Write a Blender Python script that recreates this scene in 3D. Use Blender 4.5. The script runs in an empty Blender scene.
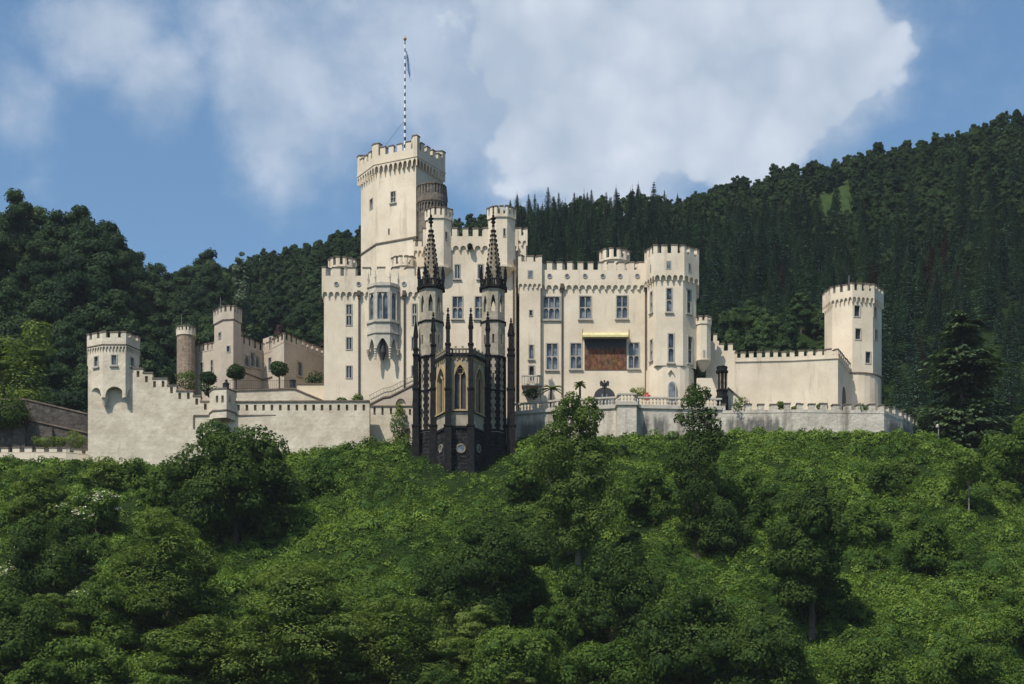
import bpy, math, random
import numpy as np
from mathutils import Vector

R = math.radians
random.seed(7)
scene = bpy.context.scene
C = scene.collection

# ------------------------------------------------------------------ camera, sky, sun, exposure
F, CX, HY = 2000.0, 512.0, 945.0            # focal length in pixels, principal column, horizon row
W_, H_ = 1024, 684
cam = bpy.data.cameras.new('camera')
cam.sensor_fit = 'HORIZONTAL'; cam.sensor_width = 36.0
cam.lens = 36.0 * F / W_
cam.shift_y = (HY - H_ / 2) / W_
cam.clip_start = 1.0; cam.clip_end = 6000.0
co = bpy.data.objects.new('camera', cam); C.objects.link(co)
co.rotation_euler = (R(90), 0, 0)
scene.camera = co

SUN_AZ, SUN_EL = 37.0, 55.0                  # degrees left of the view axis (behind the camera), elevation
sd = Vector((-math.sin(R(SUN_AZ)) * math.cos(R(SUN_EL)), -math.cos(R(SUN_AZ)) * math.cos(R(SUN_EL)), math.sin(R(SUN_EL))))
sun = bpy.data.lights.new('sun', 'SUN'); sun.energy = 5.0; sun.angle = R(0.5); sun.color = (1.0, 0.93, 0.82)
so = bpy.data.objects.new('sun', sun); C.objects.link(so)
so.rotation_euler = sd.to_track_quat('Z', 'Y').to_euler(); so.location = sd * 500

vs = scene.view_settings
vs.view_transform = 'Standard'; vs.look = 'None'; vs.exposure = 0.0; vs.gamma = 1.0; vs.use_curve_mapping = False
scene.render.engine = 'CYCLES'
scene.cycles.max_bounces = 6; scene.cycles.diffuse_bounces = 3; scene.cycles.transparent_max_bounces = 4
scene.cycles.use_denoising = True

world = bpy.data.worlds.new('World'); scene.world = world; world.use_nodes = True
nt = world.node_tree; nt.nodes.clear()
def N(t, **k):
    n = nt.nodes.new(t)
    for a, b in k.items(): setattr(n, a, b)
    return n
def Lk(a, b): nt.links.new(a, b)
def mth(op, a, b=None, clamp=False):
    n = N('ShaderNodeMath', operation=op, use_clamp=clamp)
    for i, v in enumerate((a, b)):
        if v is None: continue
        if isinstance(v, (int, float)): n.inputs[i].default_value = v
        else: Lk(v, n.inputs[i])
    return n.outputs[0]
out = N('ShaderNodeOutputWorld'); bg = N('ShaderNodeBackground')
sky = N('ShaderNodeTexSky', sky_type='NISHITA'); sky.sun_disc = False
sky.sun_elevation = R(SUN_EL); sky.sun_rotation = R(180 + SUN_AZ)
sky.air_density = 1.0; sky.dust_density = 1.6; sky.ozone_density = 1.6
tc = N('ShaderNodeTexCoord')
mask = None
for (px, py, r, w) in [(800, 60, 135, .95), (700, 20, 190, .95), (610, 90, 180, .90), (480, 50, 200, .72), (520, 165, 110, .6),
                       (330, 60, 190, .60), (285, 125, 120, .56), (100, 20, 90, .60), (160, 90, 75, .55), (440, 120, 130, .5), (20, 105, 60, .30),
                       (850, 70, 80, .5), (410, 190, 100, .15), (1010, 40, 130, .12), (300, 225, 70, .22)]:
    c = Vector(((px - CX) / F, 1.0, (HY - py) / F)).normalized()
    d = N('ShaderNodeVectorMath', operation='DISTANCE'); Lk(tc.outputs['Generated'], d.inputs[0]); d.inputs[1].default_value = c
    mr = N('ShaderNodeMapRange', interpolation_type='SMOOTHSTEP'); Lk(d.outputs['Value'], mr.inputs[0])
    mr.inputs[1].default_value = r * 1.05 / F; mr.inputs[2].default_value = r * 0.15 / F; mr.inputs[3].default_value = 0; mr.inputs[4].default_value = w
    mask = mr.outputs[0] if mask is None else mth('MAXIMUM', mask, mr.outputs[0])
def noise(scale, detail, rough, dist=0.0):
    mp = N('ShaderNodeMapping'); Lk(tc.outputs['Generated'], mp.inputs[0]); mp.inputs['Scale'].default_value = (1, 1, 1.2)
    n = N('ShaderNodeTexNoise'); Lk(mp.outputs[0], n.inputs['Vector'])
    n.inputs['Scale'].default_value = scale; n.inputs['Detail'].default_value = detail
    n.inputs['Roughness'].default_value = rough; n.inputs['Distortion'].default_value = dist
    return n.outputs['Fac']
n1 = noise(12, 6, .58, .15); n2 = noise(38, 4, .6, .1)
wv = N('ShaderNodeVectorMath', operation='MULTIPLY_ADD'); nw = N('ShaderNodeTexNoise'); Lk(tc.outputs['Generated'], nw.inputs['Vector']); nw.inputs['Scale'].default_value = 30; nw.inputs['Detail'].default_value = 4
Lk(nw.outputs['Color'], wv.inputs[0]); wv.inputs[1].default_value = (.035, .035, .035); Lk(tc.outputs['Generated'], wv.inputs[2])
vo = N('ShaderNodeTexVoronoi', feature='SMOOTH_F1'); Lk(wv.outputs[0], vo.inputs['Vector']); vo.inputs['Scale'].default_value = 26; vo.inputs['Smoothness'].default_value = .6
puff = mth('SUBTRACT', .42, vo.outputs['Distance'])
cov = mth('ADD', mask, mth('MULTIPLY', mth('SUBTRACT', n1, .5), 1.1))
cov = mth('ADD', cov, mth('MULTIPLY', mth('SUBTRACT', n2, .5), .5))
cov = mth('ADD', cov, mth('MULTIPLY', puff, .20))
ms = N('ShaderNodeMapRange', interpolation_type='SMOOTHSTEP'); Lk(cov, ms.inputs[0])
ms.inputs[1].default_value = .08; ms.inputs[2].default_value = .76; ms.inputs[4].default_value = .94
cm = None
for (px, py, r) in [(842, 48, 62), (812, 92, 58), (782, 30, 95), (770, 110, 60), (715, 70, 120), (640, 30, 130), (560, 60, 120), (700, -40, 160), (600, 130, 80)]:
    c = Vector(((px - CX) / F, 1.0, (HY - py) / F)).normalized()
    d = N('ShaderNodeVectorMath', operation='DISTANCE'); Lk(tc.outputs['Generated'], d.inputs[0]); d.inputs[1].default_value = c
    mr = N('ShaderNodeMapRange'); Lk(d.outputs['Value'], mr.inputs[0]); mr.inputs[1].default_value = r * 1.42 / F; mr.inputs[2].default_value = r * .35 / F
    cm = mr.outputs[0] if cm is None else mth('MAXIMUM', cm, mr.outputs[0])
v2 = N('ShaderNodeTexVoronoi', feature='SMOOTH_F1'); Lk(wv.outputs[0], v2.inputs['Vector']); v2.inputs['Scale'].default_value = 62; v2.inputs['Smoothness'].default_value = .4
puff2 = mth('SUBTRACT', .42, v2.outputs['Distance'])
cc = mth('ADD', cm, mth('ADD', mth('MULTIPLY', puff, .62), mth('ADD', mth('MULTIPLY', puff2, .30), mth('MULTIPLY', mth('SUBTRACT', n2, .5), .5))))
mc = N('ShaderNodeMapRange', interpolation_type='SMOOTHSTEP'); Lk(cc, mc.inputs[0]); mc.inputs[1].default_value = .26; mc.inputs[2].default_value = .54; mc.inputs[4].default_value = .95
veil = mth('MULTIPLY', ms.outputs[0], .78)
tot = mth('MAXIMUM', veil, mc.outputs[0])
cs = N('ShaderNodeMapRange'); cs.inputs[1].default_value = .12; cs.inputs[2].default_value = .86
Lk(mth('ADD', mth('MULTIPLY', n1, .55), mth('ADD', mth('MULTIPLY', puff, .7), mth('ADD', mth('MULTIPLY', puff2, .35), mth('MULTIPLY', n2, .3)))), cs.inputs[0])
cr = N('ShaderNodeMix', data_type='RGBA'); Lk(cs.outputs[0], cr.inputs[0])
cr.inputs[6].default_value = (3.9, 4.65, 5.7, 1); cr.inputs[7].default_value = (6.3, 6.8, 7.6, 1)
tint = N('ShaderNodeMix', data_type='RGBA', blend_type='MULTIPLY'); tint.inputs[0].default_value = 1.0
Lk(sky.outputs[0], tint.inputs[6]); tint.inputs[7].default_value = (.90, 1.14, 1.22, 1)
mx = N('ShaderNodeMix', data_type='RGBA'); Lk(tot, mx.inputs[0]); Lk(tint.outputs[2], mx.inputs[6]); Lk(cr.outputs[2], mx.inputs[7])
Lk(mx.outputs[2], bg.inputs[0]); bg.inputs[1].default_value = 0.12
Lk(bg.outputs[0], out.inputs[0])

# ------------------------------------------------------------------ materials
def X(px, Y): return (px - CX) / F * Y
def Z(py, Y): return (HY - py) / F * Y

def mat(name, c1, c2, scale=1.0, rough=.85, bump=0.0, bscale=8.0, streak=None, stretch=(1, 1, 1), spec=.3, detail=5, metal=0.0):
    m = bpy.data.materials.new(name); m.use_nodes = True
    t = m.node_tree; nd = t.nodes; lk = t.links.new
    b = nd['Principled BSDF']; b.inputs['Roughness'].default_value = rough
    b.inputs['Specular IOR Level'].default_value = spec; b.inputs['Metallic'].default_value = metal
    g = nd.new('ShaderNodeNewGeometry'); mp = nd.new('ShaderNodeMapping'); lk(g.outputs['Position'], mp.inputs[0]); mp.inputs['Scale'].default_value = stretch
    n = nd.new('ShaderNodeTexNoise'); lk(mp.outputs[0], n.inputs['Vector']); n.inputs['Scale'].default_value = scale
    n.inputs['Detail'].default_value = detail; n.inputs['Roughness'].default_value = .65
    r = nd.new('ShaderNodeMapRange'); lk(n.outputs['Fac'], r.inputs[0]); r.inputs[1].default_value = .34; r.inputs[2].default_value = .66
    mix = nd.new('ShaderNodeMix'); mix.data_type = 'RGBA'; lk(r.outputs[0], mix.inputs[0])
    mix.inputs[6].default_value = (*c1, 1); mix.inputs[7].default_value = (*c2, 1)
    col = mix.outputs[2]
    if streak:                                       # rain streaks running down
        sc, amount, thr = streak
        mp2 = nd.new('ShaderNodeMapping'); lk(g.outputs['Position'], mp2.inputs[0]); mp2.inputs['Scale'].default_value = (sc, sc, sc * .12)
        n2 = nd.new('ShaderNodeTexNoise'); lk(mp2.outputs[0], n2.inputs['Vector']); n2.inputs['Scale'].default_value = 1.0; n2.inputs['Detail'].default_value = 6; n2.inputs['Roughness'].default_value = .7
        r2 = nd.new('ShaderNodeMapRange'); lk(n2.outputs['Fac'], r2.inputs[0]); r2.inputs[1].default_value = thr; r2.inputs[2].default_value = thr + .16; r2.inputs[4].default_value = amount
        mm = nd.new('ShaderNodeMix'); mm.data_type = 'RGBA'; lk(r2.outputs[0], mm.inputs[0]); lk(col, mm.inputs[6])
        mm.inputs[7].default_value = (c1[0] * .42, c1[1] * .40, c1[2] * .38, 1); col = mm.outputs[2]
    lk(col, b.inputs['Base Color'])
    if bump:
        n3 = nd.new('ShaderNodeTexNoise'); lk(g.outputs['Position'], n3.inputs['Vector']); n3.inputs['Scale'].default_value = bscale; n3.inputs['Detail'].default_value = 4
        bp = nd.new('ShaderNodeBump'); bp.inputs['Distance'].default_value = .08; bp.inputs['Strength'].default_value = bump
        lk(n3.outputs['Fac'], bp.inputs['Height']); lk(bp.outputs[0], b.inputs['Normal'])
    m['mix'] = mix.name
    return m

def blocks(m, sx, sz, dark, amount, mortar=.03):      # coursed masonry on top of a material
    t = m.node_tree; nd = t.nodes; lk = t.links.new
    b = nd['Principled BSDF']; src = b.inputs['Base Color'].links[0].from_socket
    g = nd.new('ShaderNodeNewGeometry'); sp = nd.new('ShaderNodeSeparateXYZ'); lk(g.outputs['Position'], sp.inputs[0])
    ad = nd.new('ShaderNodeMath'); ad.operation = 'ADD'; lk(sp.outputs[0], ad.inputs[0]); lk(sp.outputs[1], ad.inputs[1])
    cb = nd.new('ShaderNodeCombineXYZ'); lk(ad.outputs[0], cb.inputs[0]); lk(sp.outputs[2], cb.inputs[1])
    nz = nd.new('ShaderNodeTexNoise'); lk(g.outputs['Position'], nz.inputs['Vector']); nz.inputs['Scale'].default_value = 2.2
    va = nd.new('ShaderNodeVectorMath'); va.operation = 'MULTIPLY_ADD'; lk(nz.outputs['Color'], va.inputs[0]); va.inputs[1].default_value = (.5, .30, 0); lk(cb.outputs[0], va.inputs[2])
    br = nd.new('ShaderNodeTexBrick'); lk(va.outputs[0], br.inputs['Vector'])
    br.inputs['Scale'].default_value = 1.0; br.inputs['Brick Width'].default_value = sx; br.inputs['Row Height'].default_value = sz
    br.inputs['Mortar Size'].default_value = mortar; br.inputs['Mortar Smooth'].default_value = .4
    br.inputs['Color1'].default_value = (1, 1, 1, 1); br.inputs['Color2'].default_value = (1 - amount, 1 - amount, 1 - amount, 1)
    br.inputs['Mortar'].default_value = (dark, dark, dark, 1)
    mx_ = nd.new('ShaderNodeMix'); mx_.data_type = 'RGBA'; mx_.blend_type = 'MULTIPLY'; mx_.inputs[0].default_value = 1
    lk(src, mx_.inputs[6]); lk(br.outputs['Color'], mx_.inputs[7]); lk(mx_.outputs[2], b.inputs['Base Color'])
    bp = nd.new('ShaderNodeBump'); bp.inputs['Distance'].default_value = .05; bp.inputs['Strength'].default_value = .6
    lk(br.outputs['Color'], bp.inputs['Height'])
    if b.inputs['Normal'].links: lk(b.inputs['Normal'].links[0].from_socket, bp.inputs['Normal'])
    lk(bp.outputs[0], b.inputs['Normal'])
    return m

M = {}
M['plaster'] = mat('cream_plaster', (.55, .46, .345), (.695, .595, .462), .30, .9, .25, 6, (1.1, .50, .55))
M['white_wall'] = blocks(mat('limewashed_rubble', (.46, .39, .295), (.65, .57, .45), .6, .95, .55, 3.0, (1.0, .45, .58)), .85, .40, .90, .09, .025)
M['stained_wall'] = blocks(mat('stained_rubble', (.44, .39, .32), (.60, .54, .45), .8, .95, .8, 3.5, (.55, .86, .52)), .75, .36, .88, .1)
def runoff_and_shade(m, spans, top):
    t = m.node_tree; nd = t.nodes; lk = t.links.new; b = nd['Principled BSDF']; src = b.inputs['Base Color'].links[0].from_socket
    g = nd.new('ShaderNodeNewGeometry'); sp = nd.new('ShaderNodeSeparateXYZ'); lk(g.outputs['Position'], sp.inputs[0])
    mp = nd.new('ShaderNodeMapping'); lk(g.outputs['Position'], mp.inputs[0]); mp.inputs['Scale'].default_value = (1.5, 1.5, .16)
    n = nd.new('ShaderNodeTexNoise'); lk(mp.outputs[0], n.inputs['Vector']); n.inputs['Scale'].default_value = 1; n.inputs['Detail'].default_value = 6
    def mm(op, a, c):
        x = nd.new('ShaderNodeMath'); x.operation = op; x.use_clamp = op == 'MULTIPLY'
        for i, v in enumerate((a, c)):
            if isinstance(v, (int, float)): x.inputs[i].default_value = v
            else: lk(v, x.inputs[i])
        return x.outputs[0]
    def ramp(v, a, c):
        r = nd.new('ShaderNodeMapRange'); r.interpolation_type = 'SMOOTHSTEP'; lk(v, r.inputs[0]); r.inputs[1].default_value = a; r.inputs[2].default_value = c; return r.outputs[0]
    tot = None
    for x0, x1 in spans:
        k = mm('MULTIPLY', ramp(sp.outputs[0], x0 - .4, x0 + .4), ramp(sp.outputs[0], x1 + .4, x1 - .4)); tot = k if tot is None else mm('MAXIMUM', tot, k)
    zz_ = mm('ADD', sp.outputs[2], mm('MULTIPLY', mm('SUBTRACT', n.outputs['Fac'], .5), 5.0))
    k = mm('MULTIPLY', mm('MULTIPLY', tot, ramp(zz_, top + .5, top - .5)), ramp(n.outputs['Fac'], .30, .50))
    mx_ = nd.new('ShaderNodeMix'); mx_.data_type = 'RGBA'; lk(mm('MULTIPLY', k, .85), mx_.inputs[0]); lk(src, mx_.inputs[6]); mx_.inputs[7].default_value = (.075, .072, .068, 1); lk(mx_.outputs[2], b.inputs['Base Color'])
runoff_and_shade(M['stained_wall'], [(X(727, 196), X(784, 196)), (X(889, 196), X(916, 201)), (X(640, 196), X(668, 196)), (X(520, 197), X(545, 197))], Z(417, 196))  # rampart water stains, a darker stretch, then tree shadow painted into the colour
M['brown_stone'] = blocks(mat('brown_rubble', (.12, .10, .08), (.27, .225, .18), 2.6, .95, .8, 5, (1.2, .4, .6)), .6, .3, .65, .4)
M['gate_plaster'] = mat('pinkish_plaster', (.38, .315, .245), (.48, .405, .325), .5, .92, .3, 6, (.9, .5, .58))
M['gate_stone'] = blocks(mat('pale_brown_stone', (.24, .175, .125), (.34, .26, .19), 2.0, .95, .6, 5), .6, .32, .7, .25)
M['dark_stone'] = blocks(mat('dark_retaining_stone', (.055, .048, .042), (.13, .112, .095), 1.6, .95, .8, 4, (.8, .5, .55)), .8, .4, .6, .4)
M['basalt'] = blocks(mat('black_basalt', (.007, .007, .008), (.036, .035, .036), 1.8, .95, .5, 6, spec=.08), .7, .35, 2.2, .5)
M['basalt_trim'] = mat('black_basalt_trim', (.006, .006, .0065), (.022, .021, .0215), 3, .9, .4, 8, spec=.1)
M['sandstone'] = mat('tan_sandstone', (.30, .215, .115), (.40, .30, .17), 2.5, .9, .3, 9)
M['spire_stone'] = mat('weathered_spire_stone', (.10, .085, .062), (.30, .245, .17), 3, .9, .4, 9)
M['chapel_plaster'] = mat('grey_cream_render', (.24, .205, .155), (.38, .33, .255), 1.6, .95, .4, 6, (1.4, .4, .56))
M['trim'] = mat('grey_window_stone', (.30, .275, .235), (.40, .37, .32), 2, .9)
M['oriel'] = mat('pale_oriel_stone', (.37, .335, .28), (.49, .445, .375), 2, .9, .2, 8)
M['coping'] = mat('brown_slate_coping', (.095, .070, .052), (.18, .14, .105), 2, .9)
M['iron'] = mat('dark_iron', (.012, .012, .013), (.022, .022, .023), 4, .5)
M['rail'] = mat('grey_rail', (.16, .15, .14), (.22, .21, .20), 4, .6)
M['zinc'] = mat('brown_downpipe', (.05, .038, .03), (.085, .065, .05), 3, .55)
M['gold'] = mat('yellow_awning', (.48, .41, .17), (.60, .54, .30), 2, .6)
M['fresco'] = mat('faded_fresco', (.075, .034, .02), (.25, .14, .085), 1.7, .95, 0, 1, None, (1.2, 1, .8), .2, 10)
def fresco():
    m = mat('faded_fresco', (.065, .036, .024), (.25, .15, .10), 2.6, .95, 0, 1, None, (1.3, 1, .75), .2, 10)
    t = m.node_tree; nd = t.nodes; lk = t.links.new; b = nd['Principled BSDF']; src = b.inputs['Base Color'].links[0].from_socket
    g = nd.new('ShaderNodeNewGeometry'); sp = nd.new('ShaderNodeSeparateXYZ'); lk(g.outputs['Position'], sp.inputs[0])
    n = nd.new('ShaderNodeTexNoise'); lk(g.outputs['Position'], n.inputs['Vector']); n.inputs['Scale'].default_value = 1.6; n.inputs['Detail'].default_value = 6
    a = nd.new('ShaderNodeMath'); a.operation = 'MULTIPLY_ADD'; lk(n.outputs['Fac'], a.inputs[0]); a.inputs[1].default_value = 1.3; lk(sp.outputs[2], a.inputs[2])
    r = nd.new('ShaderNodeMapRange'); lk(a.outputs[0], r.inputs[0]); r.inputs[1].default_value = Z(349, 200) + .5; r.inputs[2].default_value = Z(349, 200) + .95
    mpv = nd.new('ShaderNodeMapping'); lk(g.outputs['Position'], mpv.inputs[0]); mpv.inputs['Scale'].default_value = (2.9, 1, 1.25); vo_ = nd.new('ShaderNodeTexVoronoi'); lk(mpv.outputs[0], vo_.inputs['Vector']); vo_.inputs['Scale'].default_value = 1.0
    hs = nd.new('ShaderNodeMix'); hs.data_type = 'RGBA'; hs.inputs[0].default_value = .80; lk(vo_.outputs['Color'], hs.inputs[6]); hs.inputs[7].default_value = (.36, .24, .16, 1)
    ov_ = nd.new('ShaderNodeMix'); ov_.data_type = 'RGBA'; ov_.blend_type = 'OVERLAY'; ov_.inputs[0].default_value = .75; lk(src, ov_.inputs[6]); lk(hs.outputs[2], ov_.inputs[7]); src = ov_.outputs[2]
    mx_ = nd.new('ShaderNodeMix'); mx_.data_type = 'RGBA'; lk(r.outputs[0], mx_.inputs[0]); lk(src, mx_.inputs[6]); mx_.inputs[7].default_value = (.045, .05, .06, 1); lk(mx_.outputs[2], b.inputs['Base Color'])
    return m
M['fresco'] = fresco()
M['door'] = mat('dark_door', (.02, .02, .022), (.045, .045, .05), 2, .6)
M['bark'] = mat('bark', (.045, .034, .025), (.09, .07, .052), 4, .95, .6, 8)
M['palebark'] = mat('pale_bark', (.13, .115, .095), (.2, .18, .15), 4, .95, .5, 8)
M['white'] = mat('white_paint', (.75, .75, .73), (.8, .8, .78), 2, .5)
M['black'] = mat('black_paint', (.02, .02, .022), (.03, .03, .03), 2, .5)
M['flag'] = mat('blue_white_flag', (.16, .25, .45), (.45, .52, .64), 1.4, .9)
M['terracotta'] = mat('terracotta', (.25, .10, .06), (.32, .14, .08), 3, .9)
M['petal'] = mat('red_petals', (.45, .03, .04), (.6, .06, .07), 3, .8)
M['blossom'] = mat('cream_blossom', (.42, .42, .27), (.58, .57, .40), 3, .9)
M['meadow'] = mat('meadow_grass', (.024, .042, .015), (.044, .068, .024), 1.2, 1.0, .6, 2, spec=0)
M['water'] = mat('river_water', (.03, .045, .04), (.04, .055, .05), .1, .12, .3, .6, spec=.5)
M['soil'] = mat('green_soil', (.010, .018, .006), (.020, .034, .010), .35, 1.0, .6, 2, spec=0)

def glass():
    m = bpy.data.materials.new('window_glass'); m.use_nodes = True
    t = m.node_tree; nd = t.nodes; lk = t.links.new; b = nd['Principled BSDF']
    g = nd.new('ShaderNodeNewGeometry'); n = nd.new('ShaderNodeTexNoise'); lk(g.outputs['Position'], n.inputs['Vector']); n.inputs['Scale'].default_value = 1.3; n.inputs['Detail'].default_value = 1
    ad = nd.new('ShaderNodeMath'); ad.operation = 'MULTIPLY_ADD'; lk(g.outputs['Random Per Island'], ad.inputs[0]); ad.inputs[1].default_value = .5; lk(n.outputs['Fac'], ad.inputs[2])
    r = nd.new('ShaderNodeMapRange'); lk(ad.outputs[0], r.inputs[0]); r.inputs[1].default_value = .55; r.inputs[2].default_value = 1.0
    mix = nd.new('ShaderNodeMix'); mix.data_type = 'RGBA'; lk(r.outputs[0], mix.inputs[0])
    mix.inputs[6].default_value = (.018, .022, .028, 1); mix.inputs[7].default_value = (.20, .215, .235, 1)
    lk(mix.outputs[2], b.inputs['Base Color']); b.inputs['Roughness'].default_value = .12; b.inputs['Specular IOR Level'].default_value = .6
    return m
M['glass'] = glass()

def leafmat(name, dark, light, trans=.3, pos=.25, objvar=.5):
    m = bpy.data.materials.new(name); m.use_nodes = True
    t = m.node_tree; nd = t.nodes; lk = t.links.new
    for x in list(nd):
        if x.type == 'BSDF_PRINCIPLED': nd.remove(x)
    o = [x for x in nd if x.type == 'OUTPUT_MATERIAL'][0]
    g = nd.new('ShaderNodeNewGeometry'); oi = nd.new('ShaderNodeObjectInfo')
    n = nd.new('ShaderNodeTexNoise'); lk(g.outputs['Position'], n.inputs['Vector']); n.inputs['Scale'].default_value = pos; n.inputs['Detail'].default_value = 4; n.inputs['Roughness'].default_value = .6
    def mm(op, a, b):
        x = nd.new('ShaderNodeMath'); x.operation = op
        for i, v in enumerate((a, b)):
            if isinstance(v, (int, float)): x.inputs[i].default_value = v
            else: lk(v, x.inputs[i])
        return x.outputs[0]
    isl = mm('SUBTRACT', g.outputs['Random Per Island'], .5)
    k = mm('ADD', mm('MULTIPLY', isl, .55), mm('MULTIPLY', mm('SUBTRACT', n.outputs['Fac'], .5), 2.2))
    k = mm('ADD', k, mm('MULTIPLY', mm('SUBTRACT', oi.outputs['Random'], .5), objvar))
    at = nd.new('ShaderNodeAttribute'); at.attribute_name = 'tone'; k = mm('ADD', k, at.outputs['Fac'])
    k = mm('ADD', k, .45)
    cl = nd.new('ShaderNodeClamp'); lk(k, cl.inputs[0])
    mix = nd.new('ShaderNodeMix'); mix.data_type = 'RGBA'; lk(cl.outputs[0], mix.inputs[0])
    mix.inputs[6].default_value = (*dark, 1); mix.inputs[7].default_value = (*light, 1)
    d = nd.new('ShaderNodeBsdfPrincipled'); d.inputs['Roughness'].default_value = .7; d.inputs['Specular IOR Level'].default_value = .08
    lk(mix.outputs[2], d.inputs['Base Color'])
    tr = nd.new('ShaderNodeBsdfTranslucent')
    tm = nd.new('ShaderNodeMix'); tm.data_type = 'RGBA'; tm.blend_type = 'MULTIPLY'; tm.inputs[0].default_value = 1; lk(mix.outputs[2], tm.inputs[6]); tm.inputs[7].default_value = (1.25, 1.3, .6, 1)
    lk(tm.outputs[2], tr.inputs['Color'])
    ms_ = nd.new('ShaderNodeMixShader'); ms_.inputs[0].default_value = trans
    lk(d.outputs[0], ms_.inputs[1]); lk(tr.outputs[0], ms_.inputs[2]); lk(ms_.outputs[0], o.inputs['Surface'])
    return m
M['l_under'] = leafmat('undergrowth_leaves', (0.0357, 0.0739, 0.0119), (0.1735, 0.2509, 0.0417), .25, .2, 0)
M['l_dark'] = leafmat('dark_maple_leaves', (0.0251, 0.0493, 0.0105), (0.0731, 0.1120, 0.0227), .28, .4)
M['l_mid'] = leafmat('broad_leaves', (0.0376, 0.0739, 0.0123), (0.1169, 0.1736, 0.0303), .3, .3)
M['l_light'] = leafmat('pale_acacia_leaves', (0.0668, 0.1030, 0.0189), (0.1723, 0.2218, 0.0510), .35, .35)
M['l_forest'] = leafmat('forest_leaves', (0.0164, 0.0347, 0.0167), (0.0540, 0.0874, 0.0335), .28, .07, .9)
M['l_spruce'] = leafmat('spruce_needles', (0.0227, 0.0504, 0.0400), (0.0682, 0.1176, 0.0773), .18, .09, 1.2)
M['l_cedar'] = leafmat('cedar_needles', (.036, .062, .030), (.125, .170, .078), .2, .3, .3)
M['l_fresh'] = leafmat('fresh_forest_leaves', (0.0224, 0.0460, 0.0172), (0.0705, 0.1120, 0.0368), .3, .07, .7)
M['l_ash'] = leafmat('ash_leaves', (.044, .078, .015), (.130, .178, .038), .35, .35)
M['l_dead'] = leafmat('dry_twigs', (.045, .028, .022), (.075, .052, .042), .1, .2, .5)
M['l_silver'] = leafmat('silver_leaves', (.07, .10, .06), (.13, .16, .10), .3, .2, .5)
M['l_clip'] = leafmat('clipped_leaves', (0.0122, 0.0300, 0.0086), (0.0348, 0.0660, 0.0172), .2, .6)

# ------------------------------------------------------------------ object helpers
ORG = {}
def tag(o, label=None, cat=None, group=None, kind=None):
    if label: o['label'] = label
    if cat: o['category'] = cat
    if group: o['group'] = group
    if kind: o['kind'] = kind
    return o
def thing(name, label, cat, loc, group=None):
    o = bpy.data.objects.new(name, None); C.objects.link(o); o.location = loc; o.empty_display_size = .5
    ORG[o.name] = Vector(loc)
    return tag(o, label, cat, group)

class MB:
    def __init__(s): s.v = []; s.f = []; s.m = []
    def face(s, pts, mi=0):
        i = len(s.v); s.v += [tuple(p) for p in pts]; s.f.append(tuple(range(i, i + len(pts)))); s.m.append(mi)
    def box(s, x0, y0, z0, x1, y1, z1, mi=0):
        s.prism([(x0, y0), (x1, y0), (x1, y1), (x0, y1)], z0, z1, mi)
    def prism(s, poly, z0, z1, mi=0, poly1=None, cap=True):
        q = poly1 or poly; n = len(poly)
        for i in range(n):
            j = (i + 1) % n
            s.face([(*poly[i], z0), (*poly[j], z0), (*q[j], z1), (*q[i], z1)], mi)
        if cap:
            s.face([(*p, z1) for p in q], mi); s.face([(*p, z0) for p in reversed(poly)], mi)
    def tube(s, p0, p1, r0, r1=None, n=8, mi=0, cap=True):
        r1 = r0 if r1 is None else r1
        a, b = Vector(p0), Vector(p1); d = (b - a).normalized()
        u = d.orthogonal().normalized(); w = d.cross(u)
        A = [a + (u * math.cos(t) + w * math.sin(t)) * r0 for t in [2 * math.pi * k / n for k in range(n)]]
        B = [b + (u * math.cos(t) + w * math.sin(t)) * r1 for t in [2 * math.pi * k / n for k in range(n)]]
        for k in range(n): s.face([A[k], A[(k + 1) % n], B[(k + 1) % n], B[k]], mi)
        if cap: s.face(B, mi); s.face(list(reversed(A)), mi)
    def lathe(s, cx, cy, prof, n=12, mi=0, rot=0.0):
        ring = lambda r, z: [(cx + r * math.cos(rot + 2 * math.pi * k / n), cy + r * math.sin(rot + 2 * math.pi * k / n), z) for k in range(n)]
        rs = [ring(r, z) for r, z in prof]
        for a, b in zip(rs, rs[1:]):
            for k in range(n): s.face([a[k], a[(k + 1) % n], b[(k + 1) % n], b[k]], mi)
        s.face(rs[-1], mi); s.face(list(reversed(rs[0])), mi)
    def build(s, name, mats, parent=None, **tags):
        me = bpy.data.meshes.new(name)
        org = ORG[parent.name] if parent else Vector((0, 0, 0))
        me.from_pydata([(x - org.x, y - org.y, z - org.z) for x, y, z in s.v], [], s.f)
        for m in (mats if isinstance(mats, (list, tuple)) else [mats]): me.materials.append(m)
        if any(s.m): me.polygons.foreach_set('material_index', s.m)
        me.update()
        o = bpy.data.objects.new(name, me); C.objects.link(o)
        if parent: o.parent = parent; ORG[o.name] = org
        else: ORG[o.name] = Vector((0, 0, 0))
        return tag(o, **tags)

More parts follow.
